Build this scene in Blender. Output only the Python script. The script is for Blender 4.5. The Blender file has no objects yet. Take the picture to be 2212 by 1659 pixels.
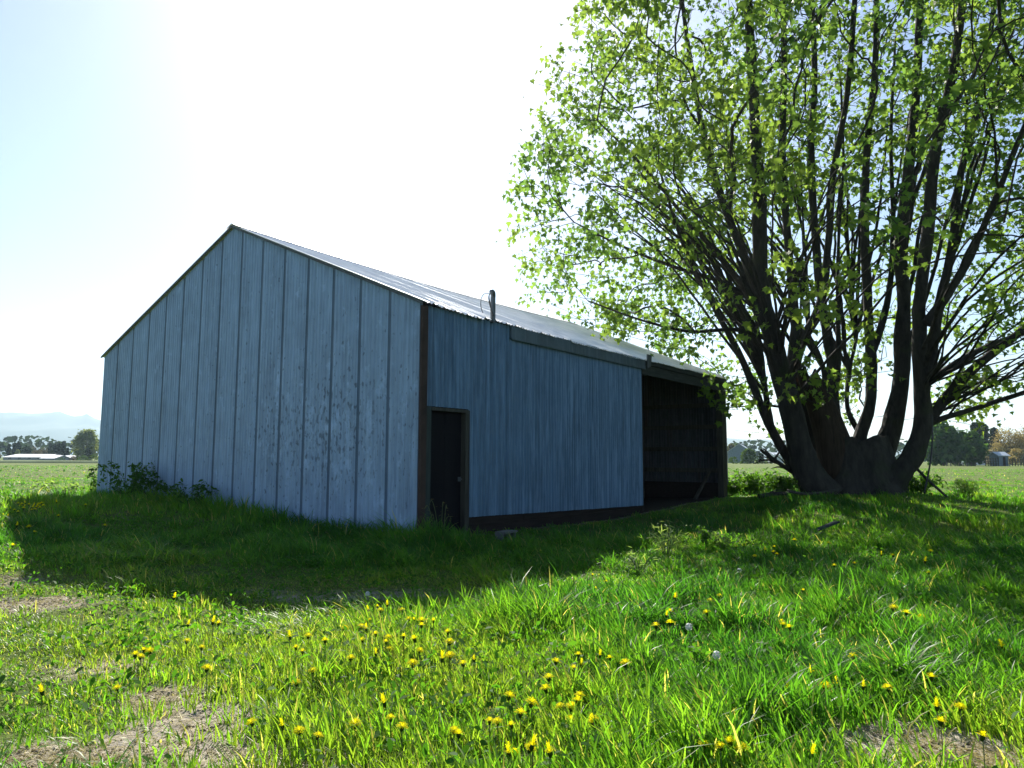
import bpy, math, random
import numpy as np
from mathutils import Vector, Matrix
R = math.radians
rng = np.random.default_rng(11)
random.seed(5)
scene = bpy.context.scene
col = scene.collection

# ------------------------------------------------------------------ camera
F, PITCH, ROLL, CAMZ = 1558.7, 0.1021, 0.0036, 1.4     # focal length in pixels of a 2212 px wide frame
cam = bpy.data.objects.new('camera', bpy.data.cameras.new('camera'))
col.objects.link(cam)
cam.data.sensor_width = 36; cam.data.lens = F / 2212 * 36
cam.data.clip_start = .05; cam.data.clip_end = 60000
cam.location = (0, 0, CAMZ)
cam.rotation_euler = (Matrix.Rotation(R(90) + PITCH, 3, 'X') @ Matrix.Rotation(ROLL, 3, 'Z')).to_euler()
scene.camera = cam
CM = np.array(Matrix.Rotation(R(90) + PITCH, 3, 'X') @ Matrix.Rotation(ROLL, 3, 'Z'))
def ray(px, py):
    return CM @ np.array([(px - 1106) / F, (829.5 - py) / F, -1.0])
def at(px, py, Y):                      # the world point seen at px, py and Y metres away
    d = ray(px, py); return np.array([0, 0, CAMZ]) + d * (Y / d[1])

# ------------------------------------------------------------------ noise
_tab = np.random.default_rng(3).random((256, 256))
def vnoise(x, y, s=0):
    x = np.asarray(x, float) + s * 17.3; y = np.asarray(y, float) + s * 31.7
    xi = np.floor(x).astype(int); yi = np.floor(y).astype(int)
    fx = x - xi; fy = y - yi
    fx = fx * fx * (3 - 2 * fx); fy = fy * fy * (3 - 2 * fy)
    a = _tab[xi & 255, yi & 255]; b = _tab[(xi + 1) & 255, yi & 255]
    c = _tab[xi & 255, (yi + 1) & 255]; d = _tab[(xi + 1) & 255, (yi + 1) & 255]
    return (a * (1 - fx) + b * fx) * (1 - fy) + (c * (1 - fx) + d * fx) * fy
def fbm(x, y, s=0, o=3):
    v = 0; a = .5; t = 0
    for k in range(o):
        v = v + a * vnoise(np.asarray(x) * 2 ** k, np.asarray(y) * 2 ** k, s + k); t += a; a *= .5
    return v / t
def sstep(a, b, x):
    t = np.clip((np.asarray(x, float) - a) / (b - a), 0, 1); return t * t * (3 - 2 * t)

# ------------------------------------------------------------------ barn frame
AZ, WID, LEN, EAVE, RISE = 0.6355, 11.51, 14.38, 4.04, 2.42
CX, CY = -1.522, 12.10
U = np.array([math.sin(AZ), math.cos(AZ)]); G = np.array([-math.cos(AZ), math.sin(AZ)])
def barn_xy(x, y):
    dx = np.asarray(x) - CX; dy = np.asarray(y) - CY
    return dx * U[0] + dy * U[1], dx * G[0] + dy * G[1]
TX, TY = 10.4, 22.0                      # maple

# ------------------------------------------------------------------ ground shape
def gauss(x, y, cx, cy, rx, ry): return np.exp(-((x - cx) / rx) ** 2 - ((y - cy) / ry) ** 2)
def ground(x, y):
    x = np.asarray(x, float); y = np.asarray(y, float)
    near = np.exp(-((x / 40) ** 2 + (y / 60) ** 2))
    z = .12 * (fbm(x * .35, y * .35, 1) - .5) * near + .05 * (fbm(x * 1.3, y * 1.3, 5, 2) - .5) * np.exp(-(x / 14) ** 2 - (y / 16) ** 2)
    z = z + .48 * gauss(x, y, -10.2, 15, 5.2, 4.6) + .15 * gauss(x, y, -5.8, 8.4, 2.4, 2.2)
    z = z + .40 * gauss(x, y, TX, TY - .3, 4.5, 4.5) - .10 * gauss(x, y, -.5, 9, 3.5, 2.2) - .13 * gauss(x, y, -1.3, 6.6, 2.6, 1.3) - .07 * gauss(x, y, 2.4, 14.2, 2.4, 2.6)
    z = z + .10 * gauss(x, y, .5, 5.5, 3, 1.4) + .08 * gauss(x, y, 2.6, 10.2, 2.3, 2.6)
    return z
def gpt(px, py, h=0.0):                  # ground point seen at px, py (h above the ground)
    d = ray(px, py); t = 1.0
    lo, hi = 1.0, 120.0
    for _ in range(50):
        m = (lo + hi) / 2; p = np.array([0, 0, CAMZ]) + d * m
        if p[2] > ground(p[0], p[1]) + h: lo = m
        else: hi = m
    p = np.array([0, 0, CAMZ]) + d * lo
    return p
DIRT = []                                # bare patches: cx, cy, rx, ry, strength
for px, py, rx, ry, s in ((430, 1580, .30, .30, 1.05), (340, 1515, .2, .22, .9), (560, 1650, .34, .16, .95), (30, 1640, .3, .2, .8), (200, 1650, .3, .12, .6),
                          (20, 1310, .35, .25, .9), (120, 1300, .35, .2, .5), (1985, 1612, .40, .26, 1.), (2110, 1645, .25, .18, .8),
                          (640, 1290, .9, .4, .32), (880, 1285, .7, .4, .28), (240, 1440, .4, .3, .45), (10, 1255, .3, .25, .5), (1960, 1315, .5, .4, .4)):
    p = gpt(px, py); DIRT.append((p[0], p[1], rx, ry, s))
def dirt(x, y):
    v = 0
    for cx, cy, rx, ry, s in DIRT: v = v + s * gauss(x, y, cx, cy, rx, ry)
    return np.clip(v * (.1 + 1.8 * fbm(np.asarray(x) * 4.5, np.asarray(y) * 4.5, 9)), 0, 1)

# ------------------------------------------------------------------ helpers
def link(o, parent=None):
    col.objects.link(o)
    if parent: o.parent = parent
    return o
def tag(o, label=None, cat=None, group=None, kind=None):
    if label: o['label'] = label
    if cat: o['category'] = cat
    if group: o['group'] = group
    if kind: o['kind'] = kind
    return o
def empty(name, loc=(0, 0, 0), rz=0):
    o = bpy.data.objects.new(name, None); o.location = loc; o.rotation_euler = (0, 0, rz)
    o.empty_display_size = .2
    return link(o)
class MB:
    def __init__(s): s.v = []; s.f = []; s.c = []; s.n = 0
    def add(s, v, f, c=None):
        v = np.asarray(v, float).reshape(-1, 3); s.v.append(v)
        s.f += [tuple(i + s.n for i in q) for q in f]; s.n += len(v)
        if c is not None: s.c.append(np.broadcast_to(np.asarray(c, float), (len(v), 4)) if np.ndim(c) == 1 else c)
        return s
    def box(s, a, b, rot=None, org=None):
        x0, y0, z0 = a; x1, y1, z1 = b
        v = np.array([(x0, y0, z0), (x1, y0, z0), (x1, y1, z0), (x0, y1, z0), (x0, y0, z1), (x1, y0, z1), (x1, y1, z1), (x0, y1, z1)], float)
        if rot is not None: v = v @ np.array(rot).T
        if org is not None: v = v + np.array(org)
        return s.add(v, [(0, 3, 2, 1), (4, 5, 6, 7), (0, 1, 5, 4), (1, 2, 6, 5), (2, 3, 7, 6), (3, 0, 4, 7)])
    def tube(s, pts, rad, n=8, cap=True, rough=0, c=None):
        pts = np.asarray(pts, float); m = len(pts); rad = np.broadcast_to(rad, (m,))
        tan = np.gradient(pts, axis=0); tan /= np.linalg.norm(tan, axis=1)[:, None] + 1e-9
        ref = np.array([.31, .17, .93]) if abs(tan[0] @ np.array([.31, .17, .93])) < .9 else np.array([1, 0, 0.])
        vs = []
        a = np.linspace(0, 2 * math.pi, n, endpoint=False)
        for k in range(m):
            ref = ref - tan[k] * (ref @ tan[k]); ref /= np.linalg.norm(ref) + 1e-9
            b = np.cross(tan[k], ref)
            rr = rad[k] * (1 + rough * (fbm(np.cos(a) * 1.3 + pts[0][0] * 3, np.sin(a) * 1.3 + k * .35 + pts[0][2], 4) - .5) * 2) if rough else rad[k] * np.ones(n)
            vs.append(pts[k] + (np.cos(a) * rr)[:, None] * ref + (np.sin(a) * rr)[:, None] * b)
        f = [(k * n + j, k * n + (j + 1) % n, (k + 1) * n + (j + 1) % n, (k + 1) * n + j) for k in range(m - 1) for j in range(n)]
        if cap: f += [tuple(range(n - 1, -1, -1)), tuple(range((m - 1) * n, m * n))]
        return s.add(np.concatenate(vs), f, c)
    def build(s, name, mat, parent=None, smooth=False):
        me = bpy.data.meshes.new(name); me.from_pydata(np.concatenate(s.v).tolist(), [], s.f)
        if s.c:
            at_ = me.attributes.new('col', 'FLOAT_COLOR', 'POINT'); at_.data.foreach_set('color', np.concatenate(s.c).astype(np.float32).ravel())
        if mat: me.materials.append(mat)
        if smooth: me.polygons.foreach_set('use_smooth', np.ones(len(me.polygons), bool))
        me.update()
        return link(bpy.data.objects.new(name, me), parent)
def fast_mesh(name, v, faces_flat, sizes, mat, parent=None, colr=None, smooth=False):
    me = bpy.data.meshes.new(name)
    me.vertices.add(len(v)); me.vertices.foreach_set('co', np.ascontiguousarray(v, np.float32).ravel())
    me.loops.add(len(faces_flat)); me.loops.foreach_set('vertex_index', np.ascontiguousarray(faces_flat, np.int32))
    st = np.zeros(len(sizes), np.int32); st[1:] = np.cumsum(sizes)[:-1]
    me.polygons.add(len(sizes)); me.polygons.foreach_set('loop_start', st)
    try: me.polygons.foreach_set('loop_total', np.asarray(sizes, np.int32))
    except Exception: pass
    if smooth: me.polygons.foreach_set('use_smooth', np.ones(len(sizes), bool))
    if colr is not None:
        a = me.attributes.new('col', 'FLOAT_COLOR', 'POINT'); a.data.foreach_set('color', np.ascontiguousarray(colr, np.float32).ravel())
    me.materials.append(mat); me.update(calc_edges=True); me.validate()
    return link(bpy.data.objects.new(name, me), parent)

# ------------------------------------------------------------------ materials
def mat(name):
    m = bpy.data.materials.new(name); m.use_nodes = True
    nt = m.node_tree; b = nt.nodes['Principled BSDF']
    return m, nt, b
def N(nt, t, **kw):
    n = nt.nodes.new(t)
    for k, v in kw.items():
        if k in n.inputs: n.inputs[k].default_value = v
        else: setattr(n, k, v)
    return n
def L(nt, a, b): nt.links.new(a, b)
def coords(nt, scale=(1, 1, 1), kind='Object'):
    tc = N(nt, 'ShaderNodeTexCoord'); mp = N(nt, 'ShaderNodeMapping'); mp.inputs['Scale'].default_value = scale
    L(nt, tc.outputs[kind], mp.inputs['Vector']); return mp.outputs['Vector']
def noise(nt, vec, scale, detail=4, rough=.55):
    n = N(nt, 'ShaderNodeTexNoise'); n.inputs['Scale'].default_value = scale; n.inputs['Detail'].default_value = detail
    n.inputs['Roughness'].default_value = rough; L(nt, vec, n.inputs['Vector']); return n.outputs['Fac']
def ramp(nt, fac, stops):
    r = N(nt, 'ShaderNodeValToRGB'); e = r.color_ramp.elements
    while len(e) < len(stops): e.new(.5)
    for el, (p, c) in zip(e, stops): el.position = p; el.color = (c, c, c, 1) if isinstance(c, (int, float)) else (*c, 1)
    L(nt, fac, r.inputs['Fac']); return r.outputs['Color']
def mix(nt, fac, a, b, mode='MIX'):
    m = N(nt, 'ShaderNodeMix', data_type='RGBA', blend_type=mode)
    if isinstance(fac, (int, float)): m.inputs[0].default_value = fac
    else: L(nt, fac, m.inputs[0])
    for i, q in ((6, a), (7, b)):
        if isinstance(q, tuple): m.inputs[i].default_value = (*q, 1)
        else: L(nt, q, m.inputs[i])
    return m.outputs[2]
def math_(nt, op, a, b=None):
    m = N(nt, 'ShaderNodeMath', operation=op)
    for i, q in ((0, a), (1, b)):
        if q is None: continue
        if isinstance(q, (int, float)): m.inputs[i].default_value = q
        else: L(nt, q, m.inputs[i])
    return m.outputs[0]
def bump(nt, b, h, s=.3, d=.02):
    n = N(nt, 'ShaderNodeBump'); n.inputs['Strength'].default_value = s; n.inputs['Distance'].default_value = d
    L(nt, h, n.inputs['Height']); L(nt, n.outputs['Normal'], b.inputs['Normal'])

def steel(name, base, metallic=.35, rough=.5, streak=.5, spots=None, rust=0):
    m, nt, b = mat(name)
    v = coords(nt); vs = coords(nt, (1, 1, .06))
    c = mix(nt, ramp(nt, noise(nt, v, 2.2, 6), [(.3, 0), (.72, 1)]), tuple(x * .82 for x in base), tuple(min(1, x * 1.14) for x in base))
    st = ramp(nt, noise(nt, vs, 9, 5, .7), [(.46, 0), (.62, 1)])
    c = mix(nt, math_(nt, 'MULTIPLY', st, streak * .8), c, tuple(min(1, x * 1.7 + .05) for x in base))
    st2 = ramp(nt, noise(nt, coords(nt, (1, 1, .04)), 17, 4, .7), [(.52, 0), (.75, 1)])
    c = mix(nt, math_(nt, 'MULTIPLY', st2, streak), c, tuple(x * .55 for x in base))
    if spots:
        tc = N(nt, 'ShaderNodeTexCoord'); sx = N(nt, 'ShaderNodeSeparateXYZ'); L(nt, tc.outputs['Object'], sx.inputs[0])
        cy, cz, ry, rz = spots
        dy = math_(nt, 'DIVIDE', math_(nt, 'SUBTRACT', sx.outputs['Y'], cy), ry); dz = math_(nt, 'DIVIDE', math_(nt, 'SUBTRACT', sx.outputs['Z'], cz), rz)
        d2 = math_(nt, 'ADD', math_(nt, 'MULTIPLY', dy, dy), math_(nt, 'MULTIPLY', dz, dz))
        reg = math_(nt, 'POWER', 2.718, math_(nt, 'MULTIPLY', d2, -1.0))
        n1 = noise(nt, coords(nt, (1, 15, 7.5)), 1.0, 2, .5)
        k = math_(nt, 'ADD', n1, math_(nt, 'MULTIPLY', reg, .15))
        c = mix(nt, ramp(nt, k, [(.67, 0), (.74, .75)]), c, tuple(x * .22 for x in base))
        n2 = noise(nt, coords(nt, (1, 3.6, 2.2)), 1.0, 5, .65)
        k2 = math_(nt, 'ADD', n2, math_(nt, 'MULTIPLY', reg, .10))
        c = mix(nt, ramp(nt, k2, [(.60, 0), (.72, .65)]), c, tuple(min(1, x * 1.7 + .07) for x in base))
    sheet = noise(nt, coords(nt, (1.35, 1.35, .02)), 1.0, 1, .3)
    c = mix(nt, ramp(nt, sheet, [(.35, .0), (.65, .35)]), c, tuple(min(1, x * 1.35 + .02) for x in base))
    if rust:
        rn = ramp(nt, noise(nt, coords(nt, (1.5, 1.5, .35)), 1.6, 6, .65), [(.56, 0), (.72, rust)])
        c = mix(nt, rn, c, (.09, .04, .02))
    L(nt, c, b.inputs['Base Color'])
    b.inputs['Metallic'].default_value = metallic
    L(nt, ramp(nt, noise(nt, v, 6, 3), [(.3, rough - .08), (.7, rough + .12)]), b.inputs['Roughness'])
    bump(nt, b, noise(nt, coords(nt, (1, 1, .35)), 7, 4), .25, .012)
    return m
def wood(name, c0, c1, rough=.85, axis=2):
    m, nt, b = mat(name)
    sc = [9, 9, 9]; sc[axis] = .8
    n = noise(nt, coords(nt, tuple(sc)), 2.0, 6, .65)
    c = mix(nt, ramp(nt, n, [(.3, 0), (.7, 1)]), c0, c1)
    L(nt, c, b.inputs['Base Color']); b.inputs['Roughness'].default_value = rough
    b.inputs['Specular IOR Level'].default_value = .15; bump(nt, b, n, .5, .01); return m
def plain(name, c, rough=.6, metallic=0, var=.25):
    m, nt, b = mat(name)
    n = noise(nt, coords(nt), 3, 5)
    L(nt, mix(nt, ramp(nt, n, [(.3, 0), (.7, 1)]), tuple(x * (1 - var) for x in c), tuple(min(1, x * (1 + var)) for x in c)), b.inputs['Base Color'])
    b.inputs['Roughness'].default_value = rough; b.inputs['Metallic'].default_value = metallic
    return m
def leafmat(name, trans=.5, tint=(1.5, 1.35, .6), rough=.4, spec=.4, gain=1.0):
    """vertex colour 'col' is the leaf's own colour; light passing through comes out yellower"""
    m, nt, b = mat(name)
    a = N(nt, 'ShaderNodeAttribute', attribute_name='col')
    L(nt, a.outputs['Color'], b.inputs['Base Color']); b.inputs['Roughness'].default_value = rough
    b.inputs['Specular IOR Level'].default_value = spec
    t = N(nt, 'ShaderNodeBsdfTranslucent')
    L(nt, mix(nt, 1.0, a.outputs['Color'], tuple(x * gain for x in tint), 'MULTIPLY'), t.inputs['Color'])
    ms = N(nt, 'ShaderNodeMixShader'); ms.inputs[0].default_value = trans
    L(nt, b.outputs[0], ms.inputs[1]); L(nt, t.outputs[0], ms.inputs[2])
    L(nt, ms.outputs[0], nt.nodes['Material Output'].inputs['Surface'])
    return m

M = {}
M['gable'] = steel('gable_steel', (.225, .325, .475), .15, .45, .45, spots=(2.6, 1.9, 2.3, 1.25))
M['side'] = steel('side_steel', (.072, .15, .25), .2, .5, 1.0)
M['roof'] = steel('roof_steel', (.95, .95, .95), .1, .4, .0, rust=.1)
M['trim'] = steel('trim_steel', (.06, .068, .075), .2, .55, .4, rust=.6)
M['track'] = steel('track_steel', (.072, .11, .15), .2, .55, .4, rust=.2)
M['innersteel'] = steel('rusty_bay_shade_steel', (.03, .036, .042), .1, .7, .5, rust=.5)  # end wall steel: the bay's shade is put into the base colour, rust over it
M['seam'] = steel('lap_joint_steel', (.085, .135, .21), .1, .6, .3)
M['rust'] = plain('rusty_iron', (.05, .028, .022), .8, .1, .45)
M['jamb'] = wood('painted_jamb', (.03, .042, .042), (.06, .075, .072))
M['rawwood'] = wood('grey_wood', (.035, .034, .03), (.085, .08, .068), axis=2)
M['rawwoodx'] = wood('grey_board', (.028, .034, .036), (.065, .072, .072), axis=0)
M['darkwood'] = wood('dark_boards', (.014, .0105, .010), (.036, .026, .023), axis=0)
M['door'] = wood('dark_door', (.004, .004, .007), (.009, .008, .011), .8)
M['iron'] = plain('dark_iron', (.10, .12, .14), .5, .5)
M['wire'] = plain('wire', (.03, .03, .035), .5)
M['concrete'] = plain('concrete', (.11, .115, .11), .9)

# ------------------------------------------------------------------ world and sun
SUN_D = np.array([-.185, 1.24, 1.0]); SUN_D /= np.linalg.norm(SUN_D)
elev = math.asin(SUN_D[2]); azim = math.atan2(SUN_D[0], SUN_D[1])
w = bpy.data.worlds.new('World'); scene.world = w; w.use_nodes = True
nt = w.node_tree; bg = nt.nodes['Background']
sky = nt.nodes.new('ShaderNodeTexSky'); sky.sky_type = 'NISHITA'; sky.sun_disc = False
sky.sun_elevation = elev; sky.sun_rotation = azim; sky.air_density = 1.0; sky.dust_density = .75; sky.ozone_density = 2.2
nt.links.new(sky.outputs[0], bg.inputs[0]); bg.inputs[1].default_value = .068
sl = bpy.data.lights.new('sun', 'SUN'); sl.energy = 5.0; sl.angle = R(.53); sl.color = (1, .95, .86)
so = link(bpy.data.objects.new('sun', sl)); so.rotation_euler = Vector(-SUN_D).to_track_quat('-Z', 'Y').to_euler(); so.location = (-20, 60, 60)
scene.view_settings.view_transform = 'Standard'; scene.view_settings.look = 'None'
scene.view_settings.exposure = 1.15
scene.cycles.max_bounces = 7; scene.cycles.diffuse_bounces = 3; scene.cycles.glossy_bounces = 3; scene.cycles.transmission_bounces = 4
scene.cycles.volume_bounces = 1; scene.cycles.caustics_reflective = False; scene.cycles.caustics_refractive = False

# ------------------------------------------------------------------ ground sheet
def axis(lo, hi, step, far):
    a = list(np.arange(lo, hi + 1e-6, step)); s = step
    while a[-1] < far: s *= 1.35; a.append(a[-1] + s)
    s = step
    while a[0] > -far: s *= 1.35; a.insert(0, a[0] - s)
    return np.array(a)
gx = axis(-16, 18, .16, 16000); gy = axis(1, 30, .16, 16000)
XX, YY = np.meshgrid(gx, gy, indexing='ij'); ZZ = ground(XX, YY)
nx, ny = XX.shape
V = np.stack([XX, YY, ZZ], -1).reshape(-1, 3)
ii, jj = np.meshgrid(np.arange(nx - 1), np.arange(ny - 1), indexing='ij')
q = (ii * ny + jj).ravel(); Fq = np.stack([q, q + ny, q + ny + 1, q + 1], 1)
dd = dirt(XX, YY)
bs, bw = barn_xy(XX, YY)
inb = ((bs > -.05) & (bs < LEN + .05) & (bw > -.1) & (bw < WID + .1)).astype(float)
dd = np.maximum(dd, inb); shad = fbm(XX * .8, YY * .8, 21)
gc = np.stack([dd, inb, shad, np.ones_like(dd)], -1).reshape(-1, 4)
m, nt, b = mat('field_soil')
a = N(nt, 'ShaderNodeAttribute', attribute_name='col'); sp = N(nt, 'ShaderNodeSeparateColor'); L(nt, a.outputs['Color'], sp.inputs[0])
v = coords(nt)
big = noise(nt, coords(nt, (.035, .11, 1)), 1.0, 6, .6); med = noise(nt, coords(nt, (.35, .8, 1)), 1.0, 6, .65); fine = noise(nt, v, 9, 6, .7)
gr = mix(nt, ramp(nt, med, [(.35, 0), (.65, 1)]), (.075, .125, .018), (.15, .20, .028))
gr = mix(nt, ramp(nt, big, [(.50, 0), (.68, .7)]), gr, (.20, .17, .075))
gr = mix(nt, ramp(nt, fine, [(.40, .55), (.6, 0)]), gr, (.05, .06, .02))
soil = mix(nt, ramp(nt, fine, [(.3, 0), (.7, 1)]), (.22, .19, .15), (.46, .41, .35))
sn = math_(nt, 'ADD', sp.outputs[0], math_(nt, 'MULTIPLY', math_(nt, 'SUBTRACT', fine, .5), .5))
c = mix(nt, ramp(nt, sn, [(.12, 0), (.38, 1)]), gr, soil)
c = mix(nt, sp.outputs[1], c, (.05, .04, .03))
L(nt, c, b.inputs['Base Color']); b.inputs['Roughness'].default_value = .95; b.inputs['Specular IOR Level'].default_value = .15
bump(nt, b, math_(nt, 'ADD', fine, med), 1.0, .09)
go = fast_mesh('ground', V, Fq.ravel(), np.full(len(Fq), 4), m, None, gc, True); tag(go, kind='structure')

# ------------------------------------------------------------------ distant mountains
mm, nt, b = mat('forested_slope'); L(nt, mix(nt, noise(nt, coords(nt, (.004, .004, .004)), 1.0, 6), (.035, .06, .045), (.08, .10, .08)), b.inputs['Base Color']); b.inputs['Roughness'].default_value = 1
mx = np.linspace(-5200, 4400, 260); my = np.linspace(3200, 4700, 40)
A, B = np.meshgrid(mx, my, indexing='ij')
ang = A / B                                          # tan of the bearing
prof = np.interp(ang, [-1.3, -.71, -.66, -.63, -.605, -.59, -.575, -.55, -.3, 0, .3, .5, 1], [430, 520, 470, 490, 440, 490, 420, 400, 300, 220, 260, 200, 160])
H = prof * .45 * np.sin(np.clip((B - 3200) / 1500, 0, 1) * math.pi) ** .8 * (.78 + .45 * fbm(A * .0036, B * .0036, 7, 4))
q = (np.arange(259)[:, None] * 40 + np.arange(39)[None]).ravel()
mo = fast_mesh('mountains', np.stack([A, B, H - 3], -1).reshape(-1, 3), np.stack([q, q + 40, q + 41, q + 1], 1).ravel(), np.full(len(q), 4), mm, None, None, True)
tag(mo, kind='structure')

# ------------------------------------------------------------------ barn
ROT = math.pi / 2 - AZ
barn = empty('barn', (CX, CY, 0), ROT)
tag(barn, 'weathered grey corrugated steel barn with gable end and open bay', 'barn')
def roof_z(y): return EAVE + RISE * (1 - abs(y - WID / 2) / (WID / 2))
def sheet_wall(name, t, d, z0, z1, fn, material, parent=barn, rows=1):
    """vertical profiled sheet: t along the wall, d out of the wall; fn(t, d) -> local x, y"""
    n = len(t); z0 = np.broadcast_to(z0, (n,)); z1 = np.broadcast_to(z1, (n,)); V = []
    for k in range(rows + 1):
        x, y = fn(t, d); V.append(np.stack([x, y, z0 + (z1 - z0) * k / rows], 1))
    f = []
    for k in range(rows):
        for i in range(n - 1):
            if min(z1[i] - z0[i], z1[i + 1] - z0[i + 1]) < .01: continue
            f.append((k * n + i, k * n + i + 1, (k + 1) * n + i + 1, (k + 1) * n + i))
    b = MB(); b.add(np.concatenate(V), f); return b.build(name, material, parent)
# gable: fifteen ribbed sheets between dark standing grooves
t = []; d = []; pw = WID / 15
for k in range(15):
    y0 = k * pw
    t += [y0, y0 + .004, y0 + .066, y0 + .07]; d += [0, -.007, -.007, 0]
    nr = 7; x0 = y0 + .085; rw = (pw - .10) / nr
    for j in range(nr):
        e = [.2, .38, .62, .8]; t += [x0 + rw * (j + q_) for q_ in e]; d += [0, .013, .013, 0]
t += [WID]; d += [0]
t = np.array(t); d = np.array(d)
d = d + .012 * (fbm(t * .9, t * 0, 3) - .5)
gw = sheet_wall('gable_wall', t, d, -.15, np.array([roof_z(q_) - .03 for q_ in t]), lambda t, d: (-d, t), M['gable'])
gw.data.materials.append(M['seam'])
for p_ in gw.data.polygons:
    yy_ = (p_.center.y % pw)
    if .001 < yy_ < .0695: p_.material_index = 1
def corr(a, b, pitch=.10, amp=.022):
    t = np.arange(a, b, pitch / 6); return t, amp * np.sin(t * 2 * math.pi / pitch) + .009 * (np.floor(t / .8) % 2) + .02 * (fbm(t * .7, t * 0, 8) - .5)
X_BAY = 8.29
# side wall: from the rusty corner to the open bay, cut out over the door
t, d = corr(.105, X_BAY)
bot = np.where(t < 1.215, 2.275, .34 - .02 * (t - 1.2) + .012 * (fbm(t * 6, t * 0, 2) - .5))
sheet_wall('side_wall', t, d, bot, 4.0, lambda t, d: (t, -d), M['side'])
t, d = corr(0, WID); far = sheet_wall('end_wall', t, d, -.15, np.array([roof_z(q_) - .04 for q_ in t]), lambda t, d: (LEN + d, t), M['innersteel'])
t, d = corr(0, LEN); sheet_wall('rear_wall', t, d, 0, 4.0, lambda t, d: (t, WID + d), M['side'])
t, d = corr(.05, WID - .05, .25); sheet_wall('added_partition', t, d, -.1, np.array([roof_z(q_) - .12 for q_ in t]), lambda t, d: (X_BAY - .12 + d, t), M['darkwood'])  # unseen cross wall, added to keep light out of the open bay
MB().box((-.035, -.035, -.2), (.10, .02, 3.98)).build('corner_trim', M['rust'], barn)
jb = MB(); jb.box((.103, -.018, -.1), (.232, .10, 2.27)); jb.build('jamb', M['jamb'], barn)
df = MB(); df.box((.235, -.03, 2.205), (1.215, .12, 2.262)); df.box((1.125, -.03, -.1), (1.212, .14, 2.2)); df.box((1.216, -.036, .2), (1.236, -.012, 2.25))
df.build('door_frame', M['rawwood'], barn)
do = MB()
do.box((.236, .075, 0), (.675, .115, 2.2)); do.box((.683, .075, 0), (1.12, .115, 2.2)); do.box((.24, .065, .25), (1.11, .074, .37)); do.box((.24, .065, 1.85), (1.11, .074, 1.97))
dobj = do.build('door', M['door'], barn); dobj['label'] = 'dark plank door closed inside its frame'
lt = MB(); lt.box((1.03, .045, .98), (1.10, .064, 1.06)); lt.tube([(1.065, .045, 1.02), (1.065, .0, 1.02), (1.03, -.01, 1.02)], .01, 6); lt.build('latch', M['iron'], dobj)
fd = MB()
for k in range(4):
    x0 = 1.24 + k * 1.765; fd.box((x0, .03 + .006 * (k % 2), -.3), (x0 + 1.755, .1, .155)); fd.box((x0, .022 - .005 * (k % 2), .165), (x0 + 1.755, .09, .36))
fd.build('sill_boards', M['darkwood'], barn)
tb = MB(); tb.box((2.44, -.075, 3.745), (8.36, -.028, 3.985)); tb.box((2.44, -.085, 3.72), (8.36, -.07, 3.76)); tb.build('track_cover', M['track'], barn)
hf = MB(); hf.box((X_BAY + .09, -.06, 3.86), (LEN + .03, -.01, 4.0)); hf.build('eave_board', M['rawwoodx'], barn)
hb = MB(); hb.box((X_BAY + .01, -.005, 3.60), (LEN - .002, .11, 3.855)); hb.build('header_beam', M['rawwoodx'], barn)
cp = MB(); cp.box((LEN - .33, .0, -.1), (LEN - .035, .19, 3.595)); cp.build('corner_post', M['rawwood'], barn)
ct = MB(); ct.box((LEN - .05, -.02, .55), (LEN + .025, -.004, 3.84)); ct.box((LEN + .012, -.02, .55), (LEN + .025, .12, 3.84)); ct.build('corner_trim', M['trim'], barn)
p2 = MB(); p2.box((X_BAY - .06, .02, -.1), (X_BAY + .05, .16, 3.59)); p2.build('bay_post', M['darkwood'], barn)
for z in (.95, 1.65, 2.38, 3.1):
    MB().box((LEN - .10, .2, z), (LEN - .035, WID - .1, z + .14)).build('girt', M['rawwood'], barn)
for y in (2.9, 5.75, 8.6):
    MB().box((LEN - .24, y, -.1), (LEN - .105, y + .14, roof_z(y) - .25)).build('post', M['rawwood'], barn)
MB().box((LEN - .16, .25, -.05), (LEN - .105, 2.85, .62)).build('kick_boards', M['darkwood'], barn)
# roof: two profiled slopes made of overlapping sheets
def slope(sign, name):
    xs = np.arange(-.06, LEN + .08, .1 / 6); rows = np.linspace(0, 1, 13); n = len(xs)
    run = WID / 2; ln = math.hypot(run, RISE); nz = run / ln; ny = -sign * RISE / ln
    V = []
    sh = np.floor((xs + .3) / .62).astype(int); rr = np.random.default_rng(4 + (sign > 0)).random(200)
    over = .10 + .07 * (rr[sh] - .5)
    lift = .014 * np.sin(xs * 2 * math.pi / .1) + .012 * (np.abs(((xs / .3) % 1) - .5) < .12)
    for r_ in rows:
        tt = r_ * (1 + over / ln)
        yy = WID / 2 + sign * run * tt; zz = EAVE + RISE * (1 - tt) - .11 * np.sin(np.clip(xs / LEN, 0, 1) * math.pi) * (1 - .5 * r_)
        h = lift + .02 + .035 * (fbm(xs * .8, r_ * 3 + 0 * xs, 6) - .5) * r_ - (.03 * (rr[sh + 60] ** 3) * (r_ > .97)) + (sh % 2) * .004
        V.append(np.stack([xs, yy - ny * 0 + h * (-sign) * -RISE / ln, zz + h * nz], 1))
    f = [(k * n + i, k * n + i + 1, (k + 1) * n + i + 1, (k + 1) * n + i) for k in range(len(rows) - 1) for i in range(n - 1)]
    return MB().add(np.concatenate(V), f).build(name, M['roof'], barn)
roofs = [slope(-1, 'roof'), slope(1, 'roof')]
rc = MB()
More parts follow.
